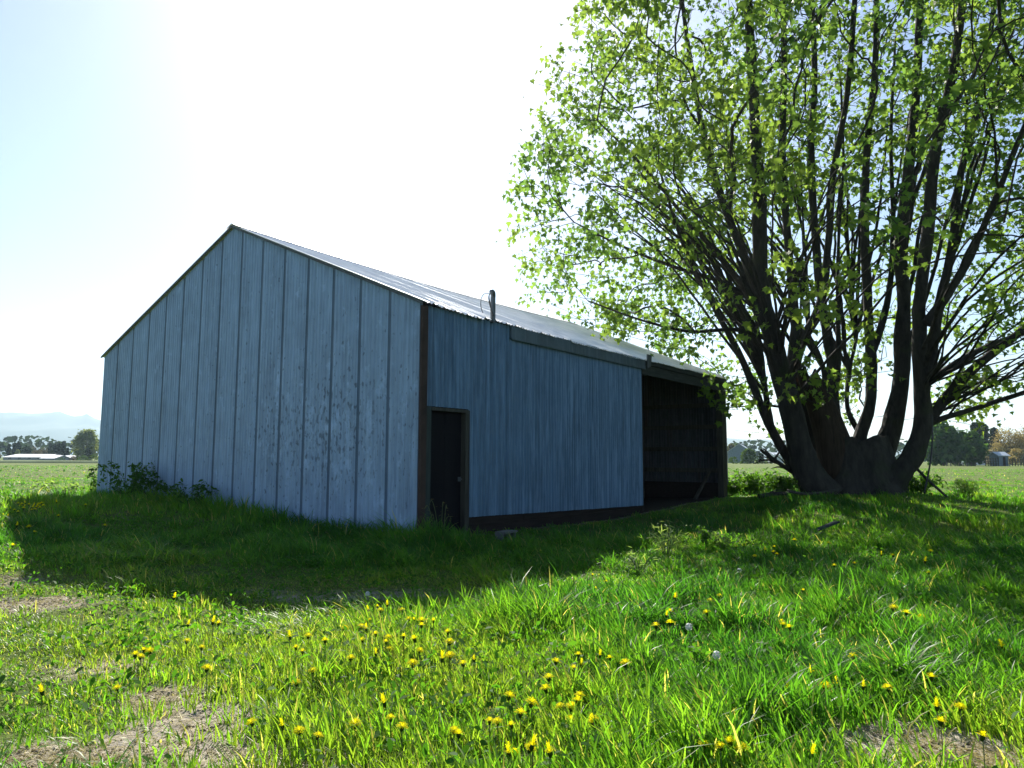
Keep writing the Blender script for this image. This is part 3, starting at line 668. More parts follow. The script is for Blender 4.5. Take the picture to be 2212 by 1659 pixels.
def blades(n_try, y0, y1, wmul, hmul, rg, tuft=.55, seg=2):
    """uniform + tufted blades inside the wedge the photograph can see (with a margin)"""
    n_t = int(n_try * tuft / 16)
    def samp(n):
        u = rg.random(n); yy = np.sqrt(y0 ** 2 + (y1 ** 2 - y0 ** 2) * u); xx = rg.uniform(-1, 1, n) * (yy * .75 + 1.6); return xx, yy
    x1, yy1 = samp(int(n_try * (1 - tuft)))
    tx, ty = samp(n_t); tr = rg.uniform(.02, .085, n_t) * (1 if y1 < 12 else 2.0)
    k = 16; a = rg.uniform(0, 2 * math.pi, (n_t, k)); r_ = np.sqrt(rg.random((n_t, k))) * tr[:, None]
    x2 = (tx[:, None] + np.cos(a) * r_).ravel(); y2 = (ty[:, None] + np.sin(a) * r_).ravel()
    th = np.repeat(rg.uniform(.75, 1.35, n_t), k); taz = a.ravel() + rg.normal(0, .5, n_t * k); tl = (r_ / tr[:, None]).ravel()
    x = np.concatenate([x1, x2]); y = np.concatenate([yy1, y2]); n = len(x)
    az = np.concatenate([rg.uniform(0, 2 * math.pi, len(x1)), taz]); hs = np.concatenate([np.ones(len(x1)) * .8, th])
    lean = np.concatenate([rg.uniform(.1, .8, len(x1)), .15 + .75 * tl * rg.random(len(tl)) + .1])
    tcol = np.concatenate([rg.random(len(x1)), np.repeat(rg.random(n_t), k)])
    keep = ~in_barn(x, y, .02) & (rg.random(n) > dirt(x, y) * 1.25) & (rg.random(n) > .35 * thin_zone(x, y)) & (np.hypot(x - TX, (y - TY) * 1.2) > 1.45)
    x, y, az, hs, lean, tcol = (q_[keep] for q_ in (x, y, az, hs, lean, tcol)); n = len(x)
    h = height_at(x, y) * hs * rg.uniform(.5, 1.2, n) * hmul * .92; h = np.maximum(h, .03)
    wd = wmul * rg.uniform(.6, 1.4, n) * (.6 + .5 * np.clip(h / .2, 0, 1.4))
    lay = fbm(x * .7, y * .7, 51); lean = lean + .7 * sstep(.5, .75, lay) * rg.random(n)
    az = np.where(rg.random(n) < .45, az, math.pi * (.9 + .5 * (lay - .5)) + rg.normal(0, .7, n))
    z = ground(x, y) - .01
    d = np.stack([np.cos(az), np.sin(az)], 1); tw = az + math.pi / 2 + rg.normal(0, .5, n); s_ = np.stack([np.cos(tw), np.sin(tw)], 1)
    ts = [0, .38, .74, 1] if seg == 3 else [0, .55, 1]; wf = [1, .95, .62, 0] if seg == 3 else [1, .8, 0]
    V = []
    for t_, w_ in zip(ts, wf):
        off = lean * h * t_ ** 1.8; zz = z + h * (t_ - .42 * np.minimum(lean, 1.2) * t_ ** 2.2)
        cpt = np.stack([x + d[:, 0] * off, y + d[:, 1] * off, zz], 1)
        if w_ > 0:
            sv = np.concatenate([s_ * (wd * w_ / 2)[:, None], np.zeros((n, 1))], 1); V += [cpt - sv, cpt + sv]
        else: V.append(cpt)
    k = len(V); V = np.stack(V, 1).reshape(-1, 3); base = (np.arange(n) * k)[:, None]
    if seg == 3: fl = np.array([0, 1, 3, 2, 2, 3, 5, 4, 4, 5, 6]); sz = [4, 4, 3]
    else: fl = np.array([0, 1, 3, 2, 2, 3, 4]); sz = [4, 3]
    fl = (base + fl[None]).ravel(); sz = np.tile(sz, n)
    pal = np.array([(.034, .105, .020), (.058, .145, .022), (.096, .185, .024), (.15, .20, .035)])
    pn = fbm(x * .45, y * .45, 61); tv = np.clip(pn * 1.7 - .52 + .5 * (tcol - .5) + .55 * thin_zone(x, y), 0, .999) * 3
    i0 = tv.astype(int); f_ = (tv - i0)[:, None]; C = pal[i0] * (1 - f_) + pal[np.minimum(i0 + 1, 3)] * f_
    dry = rg.random(n) < (.05 + .08 * thin_zone(x, y)); C[dry] = np.array([.30, .25, .13])
    C = C * rg.uniform(.75, 1.25, (n, 1)); C = np.concatenate([C, np.ones((n, 1))], 1)
    return V, fl, sz, np.repeat(C, k, 0)
parts = [blades(155000, 2.2, 6, .0085, 1.0, rg, .6, 3), blades(195000, 6, 12, .0105, 1.0, rg, .6, 3),
         blades(190000, 12, 25, .016, 1.05, rg, .55, 2), blades(120000, 25, 48, .030, 1.0, rg, .5, 2), blades(70000, 48, 110, .07, 1.1, rg, .5, 2)]
off = 0; Vs = []; Fs = []; Ss = []; Cs = []
for V, fl_, sz_, cc in parts: Vs.append(V); Fs.append(fl_ + off); Ss.append(sz_); Cs.append(cc); off += len(V)
M['grass'] = leafmat('grass_blade', .55, (2.6, 3.0, .8), .42, .28)
go = fast_mesh('grass', np.concatenate(Vs), np.concatenate(Fs), np.concatenate(Ss), M['grass'], None, np.concatenate(Cs)); tag(go, kind='stuff')
M['broad'] = leafmat('broad_leaf', .5, (2.3, 2.7, .75), .65, .12)
# broad-leaved ground cover between the blades
BLADE = np.array([(0, 0), (.05, .2), (.055, .5), (.03, .8), (0, 1), (-.03, .8), (-.055, .5), (-.05, .2)])
OVAL = np.array([(0, 0), (.10, .12), (.20, .38), (.24, .62), (.15, .88), (0, 1.), (-.15, .88), (-.24, .62), (-.20, .38), (-.10, .12)])
n = 6500; yy = np.sqrt(2.4 ** 2 + (13 ** 2 - 2.4 ** 2) * rg.random(n)); xx = rg.uniform(-1, 1, n) * (yy * .75 + .6)
kp = ~in_barn(xx, yy, .2) & (fbm(xx * 1.2, yy * 1.2, 71) > .45) & (dirt(xx, yy) < .3); xx, yy = xx[kp], yy[kp]
V, fl_, sz_, cc = leaf_cloud(np.stack([xx, yy, ground(xx, yy) + .05], 1), 7, .05, .04, rg, -.45, OVAL, base=((.035, .10, .016), (.07, .15, .02)))
go = fast_mesh('broadleaf_weeds', V, fl_, sz_, M['broad'], None, cc); tag(go, kind='stuff')
# dry litter on the bare soil
n = 8000; i_ = rg.integers(0, len(DIRT), n); D_ = np.array(DIRT)[i_]
xx = D_[:, 0] + rg.normal(size=n) * D_[:, 2] * .7; yy = D_[:, 1] + rg.normal(size=n) * D_[:, 3] * .7
STRAW = np.array([(-.03, 0), (.03, 0), (.02, 1), (-.02, 1)])
V, fl_, sz_, cc = leaf_cloud(np.stack([xx, yy, ground(xx, yy) + .012], 1), 1, .07, .0, rg, 0.0, STRAW, base=((.16, .12, .07), (.42, .36, .24)))
V[:, 2] = np.repeat(ground(xx, yy) + .008, 4) + np.abs(V[:, 2] - np.repeat(ground(xx, yy) + .012, 4)) * .15
go = fast_mesh('straw_litter', V, fl_, sz_, M['grass'], None, cc); tag(go, kind='stuff')

n = 3800; i_ = rg.integers(0, len(DIRT), n); D_ = np.array(DIRT)[i_]
xx = D_[:, 0] + rg.normal(size=n) * D_[:, 2] * .65; yy = D_[:, 1] + rg.normal(size=n) * D_[:, 3] * .65
oct_ = np.array([(1, 0, 0), (0, 1, 0), (-1, 0, 0), (0, -1, 0), (0, 0, 1), (0, 0, -1)], float); of_ = np.array([(0, 1, 4), (1, 2, 4), (2, 3, 4), (3, 0, 4), (1, 0, 5), (2, 1, 5), (3, 2, 5), (0, 3, 5)])
sz0 = .004 + .013 * rg.random(n) ** 3
V = (oct_[None] * rg.uniform(.5, 1.2, (n, 6, 1)) + rg.normal(size=(n, 6, 3)) * .15) * sz0[:, None, None] * np.array([1, 1, .7]) + np.stack([xx, yy, ground(xx, yy) + sz0 * .3], 1)[:, None]
cc = np.concatenate([np.array([(.30, .26, .21)]) * rg.uniform(.45, 1.25, (n, 1)), np.ones((n, 1))], 1)
mc, nt, b = mat('clod_soil'); a = N(nt, 'ShaderNodeAttribute', attribute_name='col'); L(nt, a.outputs['Color'], b.inputs['Base Color']); b.inputs['Roughness'].default_value = .95; b.inputs['Specular IOR Level'].default_value = .1
go = fast_mesh('soil_crumbs', V.reshape(-1, 3), ((np.arange(n) * 6)[:, None] + of_.ravel()[None]).ravel(), np.full(n * 8, 3), mc, None, np.repeat(cc, 6, 0)); tag(go, kind='stuff')

# ------------------------------------------------------------------ dandelions
M['petal'] = leafmat('dandelion_petal', .68, (1.1, 1.15, .4), .7, .03); M['stalk'] = plain('dandelion_stalk', (.10, .14, .04), .6)
def petal_head(kr=1.0, kz=1.0):
    b = MB(); rgp = np.random.default_rng(2)
    for ring, (n, r_, zt, zb) in enumerate(((16, .024, .004, 0), (13, .018, .011, .003), (9, .011, .016, .006))):
        for k in range(n):
            a_ = 2 * math.pi * (k + .5 * ring) / n + rgp.normal() * .06; rr = kr * r_ * rgp.uniform(.85, 1.1); zt = kz * rgp.uniform(.7, 1.3) * (.004, .011, .016)[ring]; da = math.pi / n * .85
            v_ = [(.002 * math.cos(a_), .002 * math.sin(a_), zb), (rr * .6 * math.cos(a_ - da), rr * .6 * math.sin(a_ - da), zt * .7 + zb * .3 + .003),
                  (rr * math.cos(a_ - da * .5), rr * math.sin(a_ - da * .5), zt), (rr * math.cos(a_ + da * .5), rr * math.sin(a_ + da * .5), zt), (rr * .6 * math.cos(a_ + da), rr * .6 * math.sin(a_ + da), zt * .7 + zb * .3 + .003)]
            g_ = rgp.uniform(.85, 1.1); b.add(v_, [(0, 1, 2, 3, 4)], (.9 * g_, .80 * g_, .015, 1))
    b.tube([(0, 0, -.016), (0, 0, -.006), (0, 0, .002)], [.004, .008, .007], 8, True, 0, (.06, .11, .03, 1))
    return b
proto = None
def dandelion(p, h, lean, sc, label, group):
    global proto
    if proto is None:
        r0 = empty('dandelion'); hd = petal_head().build('flower_head', M['petal'], r0)
        sm = MB().tube([(0, 0, -1), (.03, 0, -.6), (.01, .0, -.25), (0, 0, -.05)], .04, 5).build('stem', M['stalk'], r0)
        proto = (r0, hd, sm, petal_head(.62, 2.1).build('flower_head', M['petal']).data); bpy.data.objects.remove([o for o in bpy.data.objects if o.data == proto[3]][0]); r, hd, sm = proto[:3]
    else:
        r = proto[0].copy(); hd = proto[1].copy(); sm = proto[2].copy()
        for o in (r, hd, sm): col.objects.link(o)
        hd.parent = r; sm.parent = r
        if random.random() < .25: hd.data = proto[3]
    r.location = (p[0], p[1], p[2]); hd.scale = (sc, sc, sc); hd.rotation_euler = (lean[0], lean[1], random.uniform(0, 6.28)); sm.scale = (.06, .06, h + .03)
    tag(r, label, 'dandelion', group)
def cA(l): return [(702 + x * .3418, 1134 + y * .3418) for x, y in l]
def cB(l): return [(x * .3418, 1134 + y * .3418) for x, y in l]
def cC(l): return [(1404 + x * .3652, 1134 + y * .3652) for x, y in l]
def cD(l): return [(x * .2604, 810 + y * .2604) for x, y in l]
DAN = [
 ('yellow dandelion in the dense patch on the crest by the shadow edge', 'dandelions on the grassy crest below the door',
  cA([(125, 655), (330, 515), (395, 505), (275, 538), (487, 538), (283, 603), (230, 645), (530, 595), (610, 605), (685, 605), (610, 635), (775, 677), (320, 690), (400, 712), (385, 740), (497, 705), (565, 720), (235, 728), (787, 740), (350, 540), (560, 600), (260, 655)])),
 ('yellow dandelion among broad leaves just downhill of the dense crest patch', 'dandelions among broad leaves below the crest patch',
  cA([(410, 785), (600, 795), (322, 815), (163, 843), (740, 845), (790, 828), (942, 852), (873, 878), (555, 878)]) + cB([(2055, 730), (1870, 775), (1912, 800), (1975, 922), (1832, 707), (1948, 703)])),
 ('yellow dandelion in the middle of the sunlit foreground grass', 'dandelions in the middle foreground',
  cA([(1165, 1083), (1305, 1125), (1235, 1190), (1395, 1037), (1415, 967), (1610, 1080), (1595, 1112), (1485, 1147), (1555, 1152), (1550, 1230), (1700, 1235), (1690, 1255)])),
 ('yellow dandelion in the loose row above the middle foreground group', 'dandelions in the loose row above the middle group',
  cA([(1460, 865), (1600, 820), (1570, 905), (1622, 885), (1738, 825), (1898, 875), (1800, 842)])),
 ('yellow dandelion near the bottom edge in thick foreground grass', 'dandelions near the bottom edge',
  cA([(373, 1125), (415, 1222), (190, 1260), (487, 1280), (815, 1300), (845, 1322), (1040, 1240), (1090, 1245), (1178, 1265), (1298, 1415), (1420, 1440), (1195, 1442), (1160, 1445), (1310, 1395)]) + cB([(1890, 1303), (2010, 1335), (1785, 1270), (1590, 1250), (1872, 1000)])),
 ('yellow dandelion in the short trodden grass left of the dense crest patch', 'dandelions in the trodden grass',
  cB([(1345, 615), (1380, 622), (1190, 630), (1275, 775), (910, 790), (948, 797), (888, 835), (855, 820), (1308, 908), (740, 1032), (265, 1055), (1100, 462), (1180, 735)])),
 ('large yellow dandelion in the tight cluster at the bottom edge right of centre', 'large dandelions in the bottom cluster', cC([(318, 1305), (418, 1312), (472, 1285), (545, 1325)])),
 ('single yellow dandelion beside the bare soil patch at the bottom edge', None, cC([(957, 1355)])),
 ('yellow dandelion in the row along the tufts above the bare shaded soil', 'dandelions along the tufts above the shaded soil',
  cC([(957, 875), (692, 955), (815, 975), (1035, 955), (1097, 945), (1262, 957), (1405, 965), (1665, 900)])),
 ('yellow dandelion at the shaded right end of the bare soil patch', 'dandelions right of the shaded soil', cC([(1697, 1075), (1837, 1080), (1720, 1163), (1968, 1250)])),
 ('yellow dandelion on the bright slope between barn and tree shadows', 'dandelions between barn shadow and tree shadow',
  cC([(335, 520), (370, 455), (412, 420), (115, 512), (97, 535), (118, 580), (35, 597), (780, 570), (787, 590), (825, 607), (905, 387), (540, 465), (360, 450), (150, 430)])),
 ('yellow dandelion under the maple in its dappled shade', 'dandelions in the shade of the maple',
  cC([(1388, 70), (1057, 107), (684, 147), (735, 130), (730, 160), (750, 173), (620, 185), (557, 122), (855, 90), (1370, 177), (1437, 180), (1660, 155), (1628, 215), (1650, 283), (1517, 520), (1438, 490), (1200, 778), (2085, 722), (1090, 240), (1210, 228), (2090, 30), (1030, 425), (960, 210), (1150, 250), (1605, 545)])),
 ('yellow dandelion in the dense sunlit patch left of the gable shadow', 'dandelions left of the gable shadow',
  cD([(150, 1065), (180, 1070), (210, 1062), (170, 1085), (95, 1040), (85, 1110), (120, 1120), (150, 1135), (270, 1100), (300, 1095), (320, 1070), (345, 1065), (290, 1115), (360, 1085), (20, 1160), (60, 1175), (205, 1090), (240, 1075), (265, 1120), (30, 965), (310, 1085), (195, 1105), (330, 1100), (280, 1080)])),
 ('yellow dandelion scattered in the dark shade in front of the gable', 'dandelions in the barn shade', cD([(140, 1250), (240, 1260), (285, 1305), (470, 1055), (710, 1080), (485, 1168), (870, 1250)])),
 ('single yellow dandelion on the track at the left edge', None, cB([(80, 130)])),
 ('yellow dandelion at the top of the sunlit crest where the barn shadow ends', 'dandelions at the end of the barn shadow', cA([(1668, 388), (1710, 400), (1690, 315), (1775, 358), (1315, 445), (1145, 470)])),
]
for label, group, P in DAN:
    for px, py in P:
        h = random.uniform(.11, .18); p = gpt(px, py, h)
        if in_barn(p[0], p[1], .1): continue
        dist = p[1]; sc = random.uniform(1.0, 1.5) * (1.0 if dist < 9 else 1.2)
        dandelion(p, h, (random.uniform(-.25, .35), random.uniform(-.3, .3)), sc, label, group)
# white seed heads
M['fluff'] = plain('seed_fluff', (.75, .75, .72), .9, 0, .05)
for px, py, lab in ((1488, 1354, 'round white dandelion seed head on the bright slope'), (1597, 1232, 'white dandelion seed head in the maple shade'), (794, 1283, 'white dandelion seed head on the crest above the yellow patch'), (1548, 1415, 'narrow white seed head among tall foreground blades')):
    p = gpt(px, py, .16); o = empty('dandelion_seed_head', p); tag(o, lab, 'dandelion')
    b = MB(); rgp = np.random.default_rng(8)
    for k in range(120):
        d_ = rgp.normal(size=3); d_ /= np.linalg.norm(d_); s_ = np.cross(d_, rgp.normal(size=3)); s_ /= np.linalg.norm(s_); u_ = np.cross(d_, s_)
        e = d_ * .024; q_ = .0045
        b.add([d_ * .004 - s_ * .0006, d_ * .004 + s_ * .0006, e], [(0, 1, 2)]); b.add([e + s_ * q_, e + u_ * q_, e - s_ * q_, e - u_ * q_], [(0, 1, 2, 3)])
    b.build('seed_ball', M['fluff'], o); MB().tube([(0, 0, -.17), (.008, 0, -.1), (0, 0, 0)], .0025, 5).build('stem', M['stalk'], o)

# ------------------------------------------------------------------ weeds and brambles
M['weed'] = leafmat('weed_leaf', .5, (2.3, 2.5, .8), .6, .15)
def weed(name, base, hgt, wid, n_stem, leaf, npl, label, cat, basec, seed, arch=.5, shape=OVAL, group=None):
    rgw = np.random.default_rng(seed); o = empty(name, base); tag(o, label, cat, group)
    b = MB(); cen = []
    for k in range(n_stem):
        a_ = rgw.uniform(0, 2 * math.pi); h = hgt * rgw.uniform(.55, 1.05); r_ = wid * rgw.uniform(.2, 1.0) * (.4 + arch)
        f0 = np.array([math.cos(a_), math.sin(a_), 0]) * wid * .35 * rgw.random()
        P = smooth([f0, f0 + np.array([math.cos(a_) * r_ * .25, math.sin(a_) * r_ * .25, h * .65]), f0 + np.array([math.cos(a_) * r_ * .7, math.sin(a_) * r_ * .7, h]), f0 + np.array([math.cos(a_) * r_, math.sin(a_) * r_, h * (1 - .35 * arch)])], 12)
        b.tube(P, np.linspace(.006, .002, 12) * max(1, hgt), 4, False); cen += list(P[2:])
    b.build('stems', M['stalk'], o)
    V, fl_, sz_, cc = leaf_cloud(np.array(cen), npl, leaf, leaf * .35, rgw, .2, shape, base=basec)
    fast_mesh('leaves', V, fl_, sz_, M['weed'], o, cc)
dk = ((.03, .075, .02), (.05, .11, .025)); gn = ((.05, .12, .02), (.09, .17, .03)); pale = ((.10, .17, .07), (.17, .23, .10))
def gz(p): return (p[0], p[1], float(ground(p[0], p[1])))
def lxy(x, y): q_ = local(x, y, 0); return gz(q_)
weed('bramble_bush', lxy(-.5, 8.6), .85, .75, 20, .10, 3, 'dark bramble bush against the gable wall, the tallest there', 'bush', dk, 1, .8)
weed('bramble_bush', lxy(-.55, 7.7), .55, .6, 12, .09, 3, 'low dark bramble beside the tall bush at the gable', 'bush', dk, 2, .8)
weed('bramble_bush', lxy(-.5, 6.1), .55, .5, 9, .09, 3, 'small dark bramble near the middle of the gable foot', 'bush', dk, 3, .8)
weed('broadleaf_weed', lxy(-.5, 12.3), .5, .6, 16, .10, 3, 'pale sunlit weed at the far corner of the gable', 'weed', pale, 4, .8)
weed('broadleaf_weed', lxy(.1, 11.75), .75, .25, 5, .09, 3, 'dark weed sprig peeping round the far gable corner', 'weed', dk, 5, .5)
p = gpt(1440, 1200); weed('grass_clump', gz(p), .42, .22, 16, .14, 1, 'pale arching tall grass clump standing against the dark barn shade', 'plant', ((.20, .28, .12), (.30, .36, .18)), 6, .9, BLADE)
p = gpt(1376, 1240); weed('grass_clump', gz(p), .24, .22, 12, .11, 1, 'drooping pale grass clump at the sunlit corner of the barn shadow', 'plant', ((.13, .2, .09), (.2, .26, .13)), 7, 1., BLADE)
p = gpt(1522, 1190); weed('broadleaf_weed', gz(p), .34, .13, 7, .06, 3, 'upright leafy green weed right of the pale tall clump', 'weed', gn, 8, .2)
p = gpt(1555, 1188); weed('broadleaf_weed', gz(p), .25, .18, 6, .07, 2, 'pale drooping weed in front of the barn post', 'weed', pale, 9, .8)
p = gpt(950, 1172); weed('dead_stalks', gz(p), .65, .3, 7, .05, 1, 'dry twiggy stalks growing before the dark door', 'plant', ((.10, .08, .05), (.2, .17, .1)), 10, .3, BLADE)
for k, (px, py, h, w_, lab) in enumerate(((1588, 1064, .55, .7, 'low bright green weeds beside the open bay corner post'), (1618, 1058, .7, .8, 'bright green weeds midway between barn corner and broken branch'), (1652, 1052, .75, .9, 'leafy weeds under the broken branch'), (1690, 1050, .5, .6, 'low weeds at the left foot of the maple'), (1985, 1050, .6, .7, 'low weeds behind the leaning pole'), (2090, 1085, .55, .6, 'tall grass tuft right of the leaning pole'))):
    p = at(px, py, TY + (2.6 if k < 3 else -.3) - (k == 5)); weed('weed_patch', gz(p), h, w_, 26, .13, 3, lab, 'weed', gn, 20 + k, .4, BLADE if k == 5 else OVAL)

# ------------------------------------------------------------------ far things
M['farleaf'] = leafmat('far_leaf', .35, (1.8, 1.7, .8), .9, .02)
QUAD = np.array([(-.35, 0), (.35, .1), (.4, .7), (0, 1), (-.4, .6)])
def crown_pts(n, f, rgw):                 # points in clumps
    k = max(8, n // 14); out = []
    for _ in range(k):
        c_ = f(rgw); out.append(c_ + rgw.normal(size=(14, 3)) * c_[3:4] if False else np.array(c_[:3]) + rgw.normal(size=(14, 3)) * c_[3])
    return np.concatenate(out)
def far_tree(kind, px, top, Y, wpx, label, cols, seed, name='tree', cat='tree', base_py=None, n=900):
    rgw = np.random.default_rng(seed); c0 = at(px, 985, Y); g0 = float(ground(c0[0], c0[1])); base = (c0[0], c0[1], g0)
    H_ = at(px, top, Y)[2] - g0; Wd = wpx * Y / F / 2
    o = empty(name, base); tag(o, label, cat)
    if kind == 'conifer':
        MB().tube([(0, 0, -.2), (0, 0, H_ * .95)], [.035 * H_ * .6, .02], 6).build('trunk', bark, o)
        z = rgw.random(n) ** .8; a_ = rgw.uniform(0, 6.283, n); tier = .75 + .35 * np.sin(z * 40 + rgw.random() * 6) + .25 * (vnoise(a_ * 1.5, z * 6, seed) - .5)
        r_ = Wd * (1 - z) ** .75 * tier * np.sqrt(rgw.uniform(.15, 1, n)); P = np.stack([np.cos(a_) * r_, np.sin(a_) * r_, H_ * (.06 + .94 * z)], 1); s_ = H_ * .075; dr = .35
    elif kind == 'bare':
        b = MB(); b.tube([(0, 0, -.2), (0, 0, H_ * .35)], [.03 * H_, .02 * H_], 6)
        for k in range(46):
            a_ = rgw.uniform(0, 6.283); r_ = Wd * math.sqrt(rgw.random()); z = H_ * (.45 + .55 * math.sqrt(max(0, 1 - (r_ / Wd) ** 2)) * rgw.uniform(.6, 1))
            b.tube(smooth([(0, 0, H_ * .25 * rgw.random()), (math.cos(a_) * r_ * .5, math.sin(a_) * r_ * .5, z * .6), (math.cos(a_) * r_, math.sin(a_) * r_, z)], 5), np.linspace(.009 * H_, .002 * H_, 5), 4, False)
        b.build('trunk', bark, o)
        P = crown_pts(n, lambda q_: (lambda a_, r_: (math.cos(a_) * r_, math.sin(a_) * r_, H_ * (.35 + .62 * q_.random() * math.sqrt(max(.05, 1 - (r_ / Wd) ** 2))), H_ * .05))(q_.uniform(0, 6.283), Wd * math.sqrt(q_.random())), rgw); s_ = H_ * .028; dr = -.6
    else:
        lowz, pw_ = (.10, 1.0) if kind == 'poplar' else ((.0, 1.0) if kind == 'bush' else (.14, 1.0))
        if kind != 'bush':
            b = MB(); b.tube([(0, 0, -.2), (.02 * H_, 0, H_ * .3), (0, 0, H_ * .7)], [.03 * H_, .024 * H_, .01 * H_], 7)
            for k in range(7):
                a_ = rgw.uniform(0, 6.283); b.tube(smooth([(0, 0, H_ * .2), (math.cos(a_) * Wd * .3, math.sin(a_) * Wd * .3, H_ * .45), (math.cos(a_) * Wd * .6, math.sin(a_) * Wd * .6, H_ * .75)], 5), np.linspace(.015 * H_, .004 * H_, 5), 5, False)
            b.build('trunk', bark, o)
        def f(q_):
            a_ = q_.uniform(0, 6.283); z = lowz + (1 - lowz) * q_.random()
            env = math.sin(math.pi * min(1, max(0, (z - lowz) / (1 - lowz) * .80 + .18))) ** (.55 if kind == 'poplar' else .8) if kind != 'bush' else math.sqrt(max(0, 1 - z ** 2))
            env *= .8 + .4 * float(vnoise(a_ * 1.3, z * 4, seed)); r_ = Wd * env * q_.random() ** .4
            return (math.cos(a_) * r_, math.sin(a_) * r_, H_ * z * .95, H_ * .045)
        P = crown_pts(n, f, rgw); s_ = H_ * .075 if kind != 'poplar' else H_ * .055; dr = .4 if kind != 'poplar' else -.7
    P[:, 2] = np.clip(P[:, 2], .02, H_)
    V, fl_, sz_, cc = leaf_cloud(P, 1, s_ * 1.3, s_ * .3, rgw, dr, QUAD, base=cols)
    fast_mesh('crown', V, fl_, sz_, M['farleaf'], o, cc)
con = ((.012, .028, .018), (.025, .045, .025)); wil = ((.13, .17, .08), (.19, .23, .11)); brn = ((.09, .07, .055), (.14, .12, .09)); grn = ((.04, .085, .02), (.08, .14, .03)); dgr = ((.03, .085, .025), (.07, .14, .035)); tan_ = ((.20, .16, .09), (.28, .24, .14)); blo = ((.30, .26, .22), (.42, .38, .33))
YL = 265
for a_ in [
 ('conifer', 18, 960, 9, 'narrow dark fir leftmost of the firs behind the long white shed'), ('conifer', 30, 958, 10, 'small dark fir second behind the long white shed'), ('conifer', 39, 955, 13, 'broad dark fir behind the middle of the long shed roof'),
 ('conifer', 107, 958, 8, 'round-topped fir just right of the bare brown trees'), ('conifer', 117, 959, 9, 'slim fir left of the tallest fir pair'), ('conifer', 126, 957, 9, 'dark fir left of the tallest one behind the sheds'), ('conifer', 136, 954, 13, 'tallest dark fir behind the right end of the sheds'), ('conifer', 145, 968, 11, 'low dark fir at the right end of the fir row')]:
    far_tree(a_[0], a_[1], a_[2], YL + 35, a_[3], a_[4], con, int(a_[1]), 'fir_tree')
far_tree('round', 57, 962, YL + 38, 22, 'dark rounded tree between firs and bare brown trees', con, 301)
far_tree('bare', 78, 963, YL + 42, 22, 'bare brown tree behind the long shed, wider of two', brn, 302); far_tree('bare', 96, 964, YL + 40, 18, 'bare brown tree touching the round-topped fir', brn, 303)
far_tree('round', 38, 972, YL + 25, 12, 'small pale green tree in front of the firs', wil, 304)
far_tree('poplar', 185, 929, YL + 10, 44, 'tall pale green poplar standing alone left of the barn', wil, 305, 'poplar_tree', n=2600)
far_tree('round', 191, 966, YL - 2, 14, 'small dark tree in front of the tall pale poplar', con, 306)
far_tree('bush', 134, 988, YL - 15, 18, 'low dark bush right of the white sheds', dgr, 307, 'bush', 'bush'); far_tree('bush', 158, 985, YL - 12, 16, 'grey leafless bush between the sheds and the poplar', brn, 308, 'bush', 'bush')
far_tree('bush', 181, 983, YL - 18, 26, 'bright green bush below the tall poplar', grn, 309, 'bush', 'bush'); far_tree('bush', 204, 981, YL - 16, 24, 'green bush against the barn corner below the poplar', grn, 310, 'bush', 'bush')
far_tree('bare', -6, 970, YL + 20, 16, 'bare brown tree at the left edge beside the long shed', brn, 311)
M['white'] = plain('white_roof', (.80, .80, .82), .5, 0, .04); M['shedwall'] = plain('grey_wall', (.25, .28, .30), .8); M['bluewall'] = plain('blue_grey_wall', (.16, .21, .26), .7); M['glass'] = plain('dark_window', (.03, .04, .05), .2)
M['bluegrey_roof'] = plain('blue_grey_roof', (.40, .45, .50), .45, .2)
